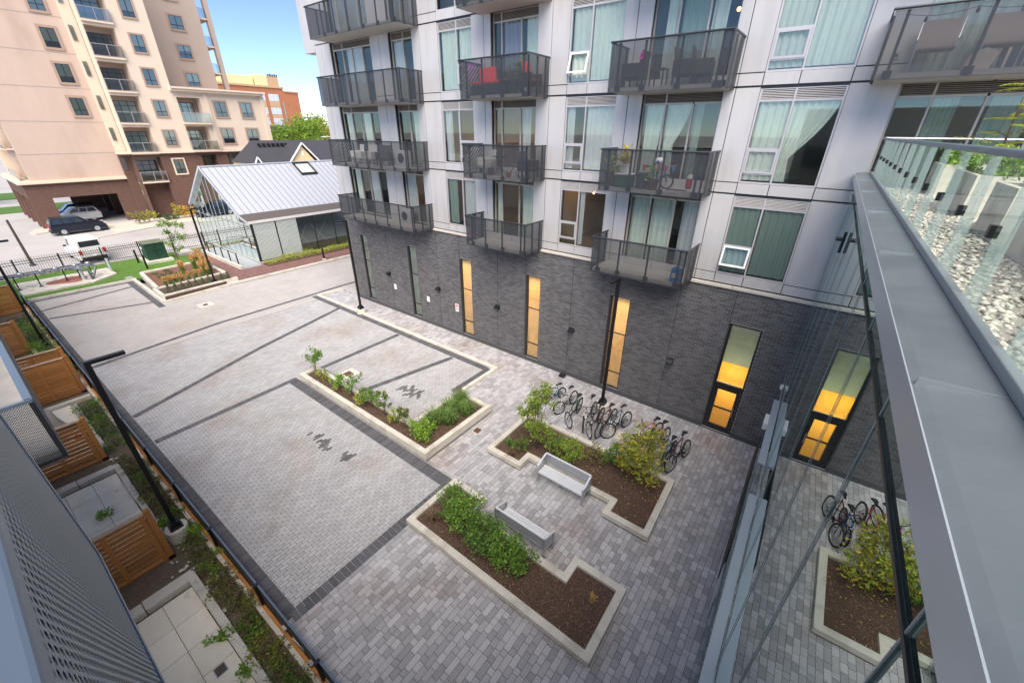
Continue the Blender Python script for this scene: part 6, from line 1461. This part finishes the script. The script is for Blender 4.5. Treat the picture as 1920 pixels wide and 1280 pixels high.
for k in range(120):
    u,v = random.choice(((-10.4,.3),(-11.0,.6),(-9.6,.55),(-13.6,.6),(-16.2,.3),(-12.9,.45),(-16.8,.5))); u += random.gauss(0,.45); v += random.gauss(0,.14); SN.append(UV(u,min(v,1.0),PZ+.0))
m = MB()
for x,y,z in SN: r_ = random.uniform(.02,.06); m.ball((x,y,z+r_*.4),r_,6,4,(1,random.uniform(.7,1.2),.6))
m.build('rubble',M('pale_rubble',(.62,.59,.54),.9,isl=.2),kind='stuff',label='scattered pale stone rubble in the patio bed',cat='rubble')
# plants of the roof terrace
for (a,b),n_ in zip(PLB,(2,3,2,4,3)):
    for q in range(n_):
        v = a+(b-a)*(q+.5)/n_; shrub(*UV(2.15,v,0)[:2],9.38,.34,.42,420,.07,'green' if q%2 else 'bright','%s green plant in the %s' % (['first','second','third','fourth'][q],{12.35:'smallest roof planter',9.3:'second roof planter',7.3:'short middle roof planter',4.25:'long front roof planter',1.6:'nearest roof planter'}[a]),'plant','plants of the roof planters',low=0,name='roof_plant')
SM = thing('sumac_tree',UV(1.95,9.9,9.38),'yellow green feathery leaved young tree rising above the roof planters','tree')
m = MB(UV); m.tube([(2.0,9.9,9.3),(1.98,9.9,9.9),(1.95,9.95,10.5)],[.02,.016,.008],6); P=[]
for k in range(22):
    z = 9.75+.05*k*random.uniform(.6,1.3); a = random.uniform(0,6.28); L_ = random.uniform(.35,.6); p0 = Vector((1.97,9.92,min(z,10.65))); d = Vector((math.cos(a)*L_,math.sin(a)*L_,random.uniform(-.06,.14)))
    m.tube([p0,p0+d*.5+Vector((0,0,.05)),p0+d],[.005,.004,.002],4)
    for q in range(14):
        f = .15+.85*q/14; c = p0+d*f+Vector((0,0,.10*f*(1-f))); sd_ = Vector((-d.y,d.x,0)).normalized()*(.09 if q%2 else -.09)
        P.append((c,sd_,d.normalized()))
m.build('trunk',MT['bark'],SM); V=[];F=[]
for c,sd_,dd in P:
    w_ = dd*.022; b_ = len(V); V += [UV(*(c)),UV(*(c+sd_*.5+w_)),UV(*(c+sd_*1.1+Vector((0,0,-.02)))),UV(*(c+sd_*.5-w_))]; F.append((b_,b_+1,b_+2,b_+3))
np_mesh('crown',V,F,leafmat('sumac_leaf',(.30,.36,.03),hue=.05),SM)
# ------------------------------------------------------------------ things on the balconies
wick = M('dark_wicker',(.045,.043,.045),.8,var=.2,scale=40); wickw = M('pale_wicker',(.46,.44,.42),.8,var=.2,scale=40)
def armchair(x,y,z,rz,label,mt=wick,cush=None,group='balcony armchairs'):
    t = thing('armchair',(x,y,z),label,'chair',group,rz=rz); B_ = lambda n_,m_,k_,**kw: m_.build(n_,k_,t,local=True,**kw)
    B_('seat',MB().box(-.28,.28,-.26,.26,.24,.36),mt,bevel=.02); B_('backrest',MB().extr([(-.28,.22,.30),(-.28,.34,.92),(-.28,.27,.92),(-.28,.15,.30)],(.56,0,0)),mt,bevel=.02)
    for s in (-1,1):
        B_('arm',MB().box(s*.31-.04,s*.31+.04,-.28,.28,.26,.62),mt,bevel=.02)
        for yy in (-.24,.24): B_('leg',MB().cbox(s*.29,yy,.13,.04,.04,.26),mt)
    if cush:
        B_('seat_cushion',MB().box(-.25,.25,-.25,.18,.361,.46),cush,bevel=.03); B_('back_cushion',MB().extr([(-.25,.09,.46),(-.25,.18,.98),(-.25,.27,.98),(-.25,.19,.46)],(.5,0,0)),cush,bevel=.03)
redc = M('red_cushion',(.62,.055,.06),.85,var=.06)
z3 = FL[2]+.04; z2 = FL[1]+.04; z1 = FL[0]+.04
t = thing('outdoor_sofa',(-11.25,13.75,z3),'black wicker sofa with red cushions on the third row middle balcony','sofa')
B_ = lambda n_,m_,k_,**kw: m_.build(n_,k_,t,local=True,**kw)
B_('base',MB().box(-.95,.70,-.33,.33,.05,.36),wick,bevel=.02); B_('backrest',MB().box(-.95,.70,.25,.38,.362,.78),wick,bevel=.02); B_('seat_cushion',MB().box(-.90,-.15,-.32,.24,.363,.47),redc,bevel=.03); B_('seat_cushion',MB().box(-.13,.66,-.32,.24,.363,.47),redc,bevel=.03); B_('back_cushion',MB().box(-.88,-.12,.08,.24,.472,.95),redc,bevel=.04)
for a in (-.9,.65):
    for b in (-.28,.28): B_('leg',MB().cbox(a,b,.03,.05,.05,.06),wick)
armchair(-9.68,13.72,z3,PI/2*1.0,'black wicker armchair with red cushion at the right end of the sofa balcony',cush=redc)
t = thing('purple_towel',(-12.40,13.7,z3),'purple cloth hanging over the left end rail of the sofa balcony','cloth'); MB().box(-12.40,-12.385,13.45,13.95,z3+.45,z3+1.08).build('cloth',M('purple_cloth',(.32,.10,.42),.9,var=.1),t)
def pot(x,y,z,r,h,label,mt,plant='green',ph=.4,n=160,leaf=.09,kind='shrub'):
    t = thing('potted_plant',(x,y,z),label,'plant','potted plants on the balconies'); MB().lathe(x,y,[(r*.7,z),(r*.95,z+h*.9),(r*1.05,z+h*.9),(r*1.05,z+h),(r*.9,z+h),(r*.85,z+h-.04)],14).build('pot',mt,t,smooth=False)
    P = clump_points(n,(x,y,z+h+ph*.5),(r*1.2,r*1.2,ph*.5),8,.05); V,F = leaf_arrays(P,leaf,.4); np_mesh('foliage',V,F,LM[plant],t); MB().tube([(x,y,z+h-.05),(x,y,z+h+ph*.5)],.012,5).build('stem',MT['bark'],t)
blk = M('black_pot',(.03,.03,.03),.6); ter = M('terracotta',(.33,.10,.06),.8,var=.1); wht = MT['white']; grn = M('green_tub',(.03,.12,.07),.5); brn = M('brown_pot',(.12,.06,.045),.6)
pot(-10.55,13.35,z3,.19,.42,'left black pot with dark leaves on the sofa balcony',blk,'dark',.45); pot(-10.1,13.35,z3,.20,.42,'right black pot with dark leaves on the sofa balcony',blk,'green',.55); pot(-9.75,13.3,z3,.10,.2,'small pot with tall stems by the corner of the sofa balcony',blk,'green',1.0,120,.08)
# second row middle balcony: bistro set
def bistro(x,y,z,label):
    t = thing('bistro_table',(x,y,z),label,'table'); MB().lathe(x,y,[(.30,z+.70),(.30,z+.72)],18).build('table_top',MT['dark'],t)
    for a in range(4): c,s = math.cos(a*PI/2+.4),math.sin(a*PI/2+.4); MB().tube([(x+c*.25,y+s*.25,z),(x-c*.18,y-s*.18,z+.70)],.012,5).build('leg',MT['dark'],t)
bistro(-10.95,13.6,z2,'folding bistro table on the second row middle balcony')
t = thing('folding_chair',(-10.2,13.7,z2),'open folding chair beside the bistro table','chair'); B_ = lambda n_,m_,k_: m_.build(n_,k_,t,local=True)
B_('seat',MB().box(-.18,.18,-.18,.18,.44,.46),MT['steel']); B_('backrest',MB().box(.20,.225,-.18,.18,.62,.86),MT['steel'])
for s in (-.18,.18): B_('leg',MB().tube([(-.22,s,0),(.22,s,.88)],.011,5),MT['dark']); B_('leg',MB().tube([(.22,s,0),(-.16,s,.46)],.011,5),MT['dark'])
armchair(-11.75,13.72,z2,-.4,'pale wicker chair left of the bistro table',wickw); armchair(-9.62,13.65,z2,PI/2,'dark wicker armchair at the right end of the bistro balcony',wick)
pot(-10.25,13.25,z2,.10,.18,'small terracotta pot in front of the bistro chair',ter,'dry',.06,20); pot(-11.35,13.5,z2,.10,.26,'brown pot under the bistro table',brn,'dry',.06,20)
# third row right balcony: two wicker chairs
armchair(-5.85,13.7,z3,-PI/2,'dark wicker armchair at the left end of the balcony above the plant balcony'); armchair(-4.35,13.7,z3,PI/2,'dark wicker armchair in the middle of the balcony above the plant balcony'); armchair(-3.95,13.85,z3,PI/2+.2,'high backed dark wicker chair right of the pair above the plant balcony')
t = thing('side_table',(-5.05,13.55,z3),'small square black table between the wicker chairs','table'); MB().box(-5.25,-4.85,13.35,13.75,z3+.42,z3+.45).build('table_top',MT['dark'],t)
for a in (-5.23,-4.87):
    for b in (13.37,13.73): MB().cbox(a,b,z3+.21,.03,.03,.42).build('leg',MT['dark'],t)
t = thing('pink_flower',(-5.42,13.1,z3+.7),'pink artificial flower tied to a balcony guard post','flower'); P = clump_points(60,(-5.42,13.11,z3+.72),(.08,.04,.08),6,.02); V,F = leaf_arrays(P,.06,.7); np_mesh('petals',V,F,leafmat('pink_petal',(.7,.10,.42)),t)
# second row right balcony: plants and toys
pot(-6.05,13.45,z2,.17,.30,'brown square pot with spiky leaves left on the plant balcony',brn,'olive',.75,120,.16); pot(-5.62,13.42,z2+.42,.15,.26,'white pot with yellow green spiky plant on a dark tub',wht,'yellow',.5,130,.16); pot(-4.65,13.3,z2,.19,.30,'brown bowl pot with sparse plant in front of the plant balcony guard',brn,'green',.35,60)
t = thing('storage_tub',(-5.62,13.42,z2),'dark green storage tub under the white pot','tub'); MB().box(-5.88,-5.36,13.2,13.64,z2,z2+.38).build('tub',grn,t,bevel=.02); MB().box(-5.90,-5.34,13.18,13.66,z2+.381,z2+.415).build('lid',wht,t,bevel=.01)
t = thing('grey_bin',(-5.05,13.4,z2),'dark grey bin beside the storage tub','bin'); MB().lathe(-5.05,13.4,[(.17,z2),(.20,z2+.42),(.22,z2+.42),(.22,z2+.46)],16).build('bin_body',M('grey_plastic',(.07,.075,.08),.6),t)
bicycle(-4.75,13.75,.15,(.03,.15,.40),'small blue and red kids bicycle standing on the plant balcony',r=.22,steer=.4,lean=-.08); bpy.data.objects['bicycle.011'].location.z = z2 if 'bicycle.011' in bpy.data.objects else 0
t = thing('bike_helmet',(-4.6,13.4,z2+.75),'white and blue helmet hanging over the kids bicycle','helmet'); MB().ball((-4.6,13.45,z2+.82),.14,14,8,(1,.85,.75)).build('shell',wht,t,smooth=True); MB().ball((-4.6,13.45,z2+.80),.145,14,8,(.5,.9,.55)).build('stripe',M('blue_plastic',(.03,.10,.45),.4),t,smooth=True)
t = thing('toy_flags',(-4.4,13.25,z2+.5),'string of red and green toy pennants on the plant balcony','toys')
for k,cc in enumerate(((.55,.06,.05),(.2,.45,.05),(.6,.16,.04),(.55,.05,.08),(.1,.25,.5))): xx = -5.0+.22*k; MB().extr([(xx,13.16,z2+.72),(xx+.14,13.16,z2+.70),(xx+.06,13.16,z2+.52)],(0,.012,0)).build('pennant',M('pennant_%d' % k,cc,.7),t)
MB().tube([(-5.02,13.165,z2+.74),(-4.5,13.165,z2+.66),(-3.95,13.165,z2+.74)],.006,4).build('string',wht,t)
t = thing('red_lantern',(-3.55,13.3,z2+.25),'red and white hanging lantern at the right end of the plant balcony','lantern'); MB().lathe(-3.55,13.2,[(.06,z2+.12),(.09,z2+.16),(.09,z2+.42),(.06,z2+.46)],12).build('body',M('lantern_red',(.55,.04,.05),.5),t); MB().lathe(-3.55,13.2,[(.092,z2+.40),(.092,z2+.44),(.05,z2+.52)],12).build('cap',wht,t); MB().tube([(-3.55,13.2,z2+.52),(-3.48,13.17,z2+.80),(-3.36,13.15,z2+1.12)],.008,5).build('gold_cord',M('gold_cord',(.5,.36,.08),.6),t)
MB().box(-4.3,-3.75,13.55,13.85,z2+.005,z2+.02).build('door_mat',M('brown_mat',(.12,.08,.07),.95),label='dark door mat on the plant balcony floor',cat='mat')
# lowest right balcony: blue bag; second long balcony: chairs; second row left: lattice
t = thing('blue_bag',(-3.42,13.35,z1),'bright blue bag standing in the corner of the empty lowest balcony','bag'); MB().extr([(-3.62,13.28,z1),(-3.3,13.28,z1),(-3.28,13.28,z1+.46),(-3.45,13.28,z1+.52),(-3.6,13.28,z1+.44)],(0,.16,0)).build('bag',M('blue_film',(.02,.24,.62),.35,var=.25,scale=9),t,bevel=.03); MB().box(-3.55,-3.40,13.272,13.279,z1+.15,z1+.30).build('label_patch',wht,t)
armchair(-20.6,13.7,z2,-.3,'white chair with round back on the second long balcony',MT['white']); armchair(-19.6,13.75,z2,.2,'second pale chair right of the white chair on the long balcony',wickw); armchair(-18.4,13.7,z2,.6,'dark chair beside the condenser box on the long balcony',wick)
for (x,z,lb) in ((-17.4,z2,'grey condenser box on the second long balcony'),(-17.6,z1,'grey condenser box on the lowest long balcony')):
    t = thing('condenser_box',(x,14.0,z),lb,'condenser'); MB().box(x-.42,x+.42,13.92,14.22,z,z+.72).build('case',M('condenser_grey',(.40,.41,.42),.5),t,bevel=.015); MB().lathe(x,0,[(.01,0),(.01,.001)],4); MB().tube([(x,13.905,z+.38),(x,13.918,z+.38)],.22,20).build('fan_grille',MT['dark'],t)
def lattice(x,z,label):
    t = thing('wood_lattice',(x,13.7,z),label,'lattice')
    for k in range(-5,7):
        for s in (-1,1):
            y0 = 13.12+.16*k; y1 = y0+s*.95
            a,b = (y0,z+.05),(y1,z+1.0)
            if min(a[0],b[0]) > 12.6 and max(a[0],b[0]) < 14.85:
                p,q = Vector((x,a[0],a[1])),Vector((x,b[0],b[1]))
                def cl(p,q):
                    if p.y < 13.12: p = p+(q-p)*((13.12-p.y)/(q.y-p.y))
                    if p.y > 14.2: p = p+(q-p)*((14.2-p.y)/(q.y-p.y))
                    return p
                p,q = cl(p,q),cl(q,p)
                if 13.1 <= p.y <= 14.21 and 13.1 <= q.y <= 14.21 and (q-p).length > .05: MB().bar(p+Vector((.01*s,0,0)),q+Vector((.01*s,0,0)),.012,.035,up=(1,0,0)).build('lath',M('grey_lath',(.40,.38,.36),.8) if 'lath' not in MT else MT['lath'],t); MT['lath'] = bpy.data.materials['grey_lath']
lattice(-12.38,z2,'diagonal lattice panel at the left end of the bistro balcony'); lattice(-12.36,z3,'diagonal lattice panel behind the purple cloth'); lattice(-22.0,z2,'diagonal lattice panel at the far end of the second long balcony')
# balcony above the terrace: two chairs, bag, string lights
metl = MT['steel']
for x,lb in ((.75,'left lounge chair with grey fabric on the balcony above the terrace'),(1.75,'right lounge chair with grey fabric on the balcony above the terrace')):
    t = thing('lounge_chair',(x,13.6,z3),lb,'chair','lounge chairs above the terrace'); B_ = lambda n_,m_,k_,**k: m_.build(n_,k_,t,local=True,**k)
    fab = M('grey_sling',(.22,.19,.18),.9,var=.1)
    B_('seat',MB().box(-.3,.3,-.3,.25,.40,.43),fab); B_('backrest',MB().extr([(-.3,.26,.42),(-.3,.40,1.0),(-.3,.42,1.0),(-.3,.28,.42)],(.6,0,0)),fab)
    for s in (-.33,.33): B_('arm_frame',MB().tube([(s,-.32,0),(s,-.32,.58),(s,.32,.62),(s,.42,1.02)],.014,6),metl); B_('leg',MB().tube([(s,.30,0),(s,.30,.60)],.014,6),metl)
t = thing('paper_bag',(1.45,13.35,z3),'crumpled pale paper bag under the right lounge chair','bag'); MB().extr([(1.25,13.25,z3),(1.65,13.25,z3),(1.72,13.25,z3+.28),(1.5,13.25,z3+.36),(1.3,13.25,z3+.25)],(0,.2,0)).build('bag',M('paper',(.55,.48,.44),.9,var=.2,scale=8),t)
t = thing('string_lights',(1.5,13.15,z3+1.05),'drooping string of dark bulbs along the balcony above the terrace','string lights'); m = MB(); pts = []
for k in range(25): x = .05+.18*k; pts.append((x,13.13,z3+1.02-.08*abs(math.sin(k*.52))))
m.tube(pts,.005,4); m.build('cable',MT['black'],t)
for k in range(2,25,4): MB().lathe(pts[k][0],13.13,[(.012,pts[k][2]-.01),(.03,pts[k][2]-.06),(.022,pts[k][2]-.10)],8).build('bulb',MT['blackmatte'],t)
t = thing('outlet_box',(.15,FY-.02,z3+.45),'small grey outlet box on the wall of the balcony above the terrace','outlet'); MB().box(.10,.22,FY-.05,FY-.006,z3+.38,z3+.5).build('cover',MT['galv'],t); MB().box(.13,.19,FY-.055,FY-.0505,z3+.41,z3+.47).build('flap',MT['dark'],t)
# ------------------------------------------------------------------ end
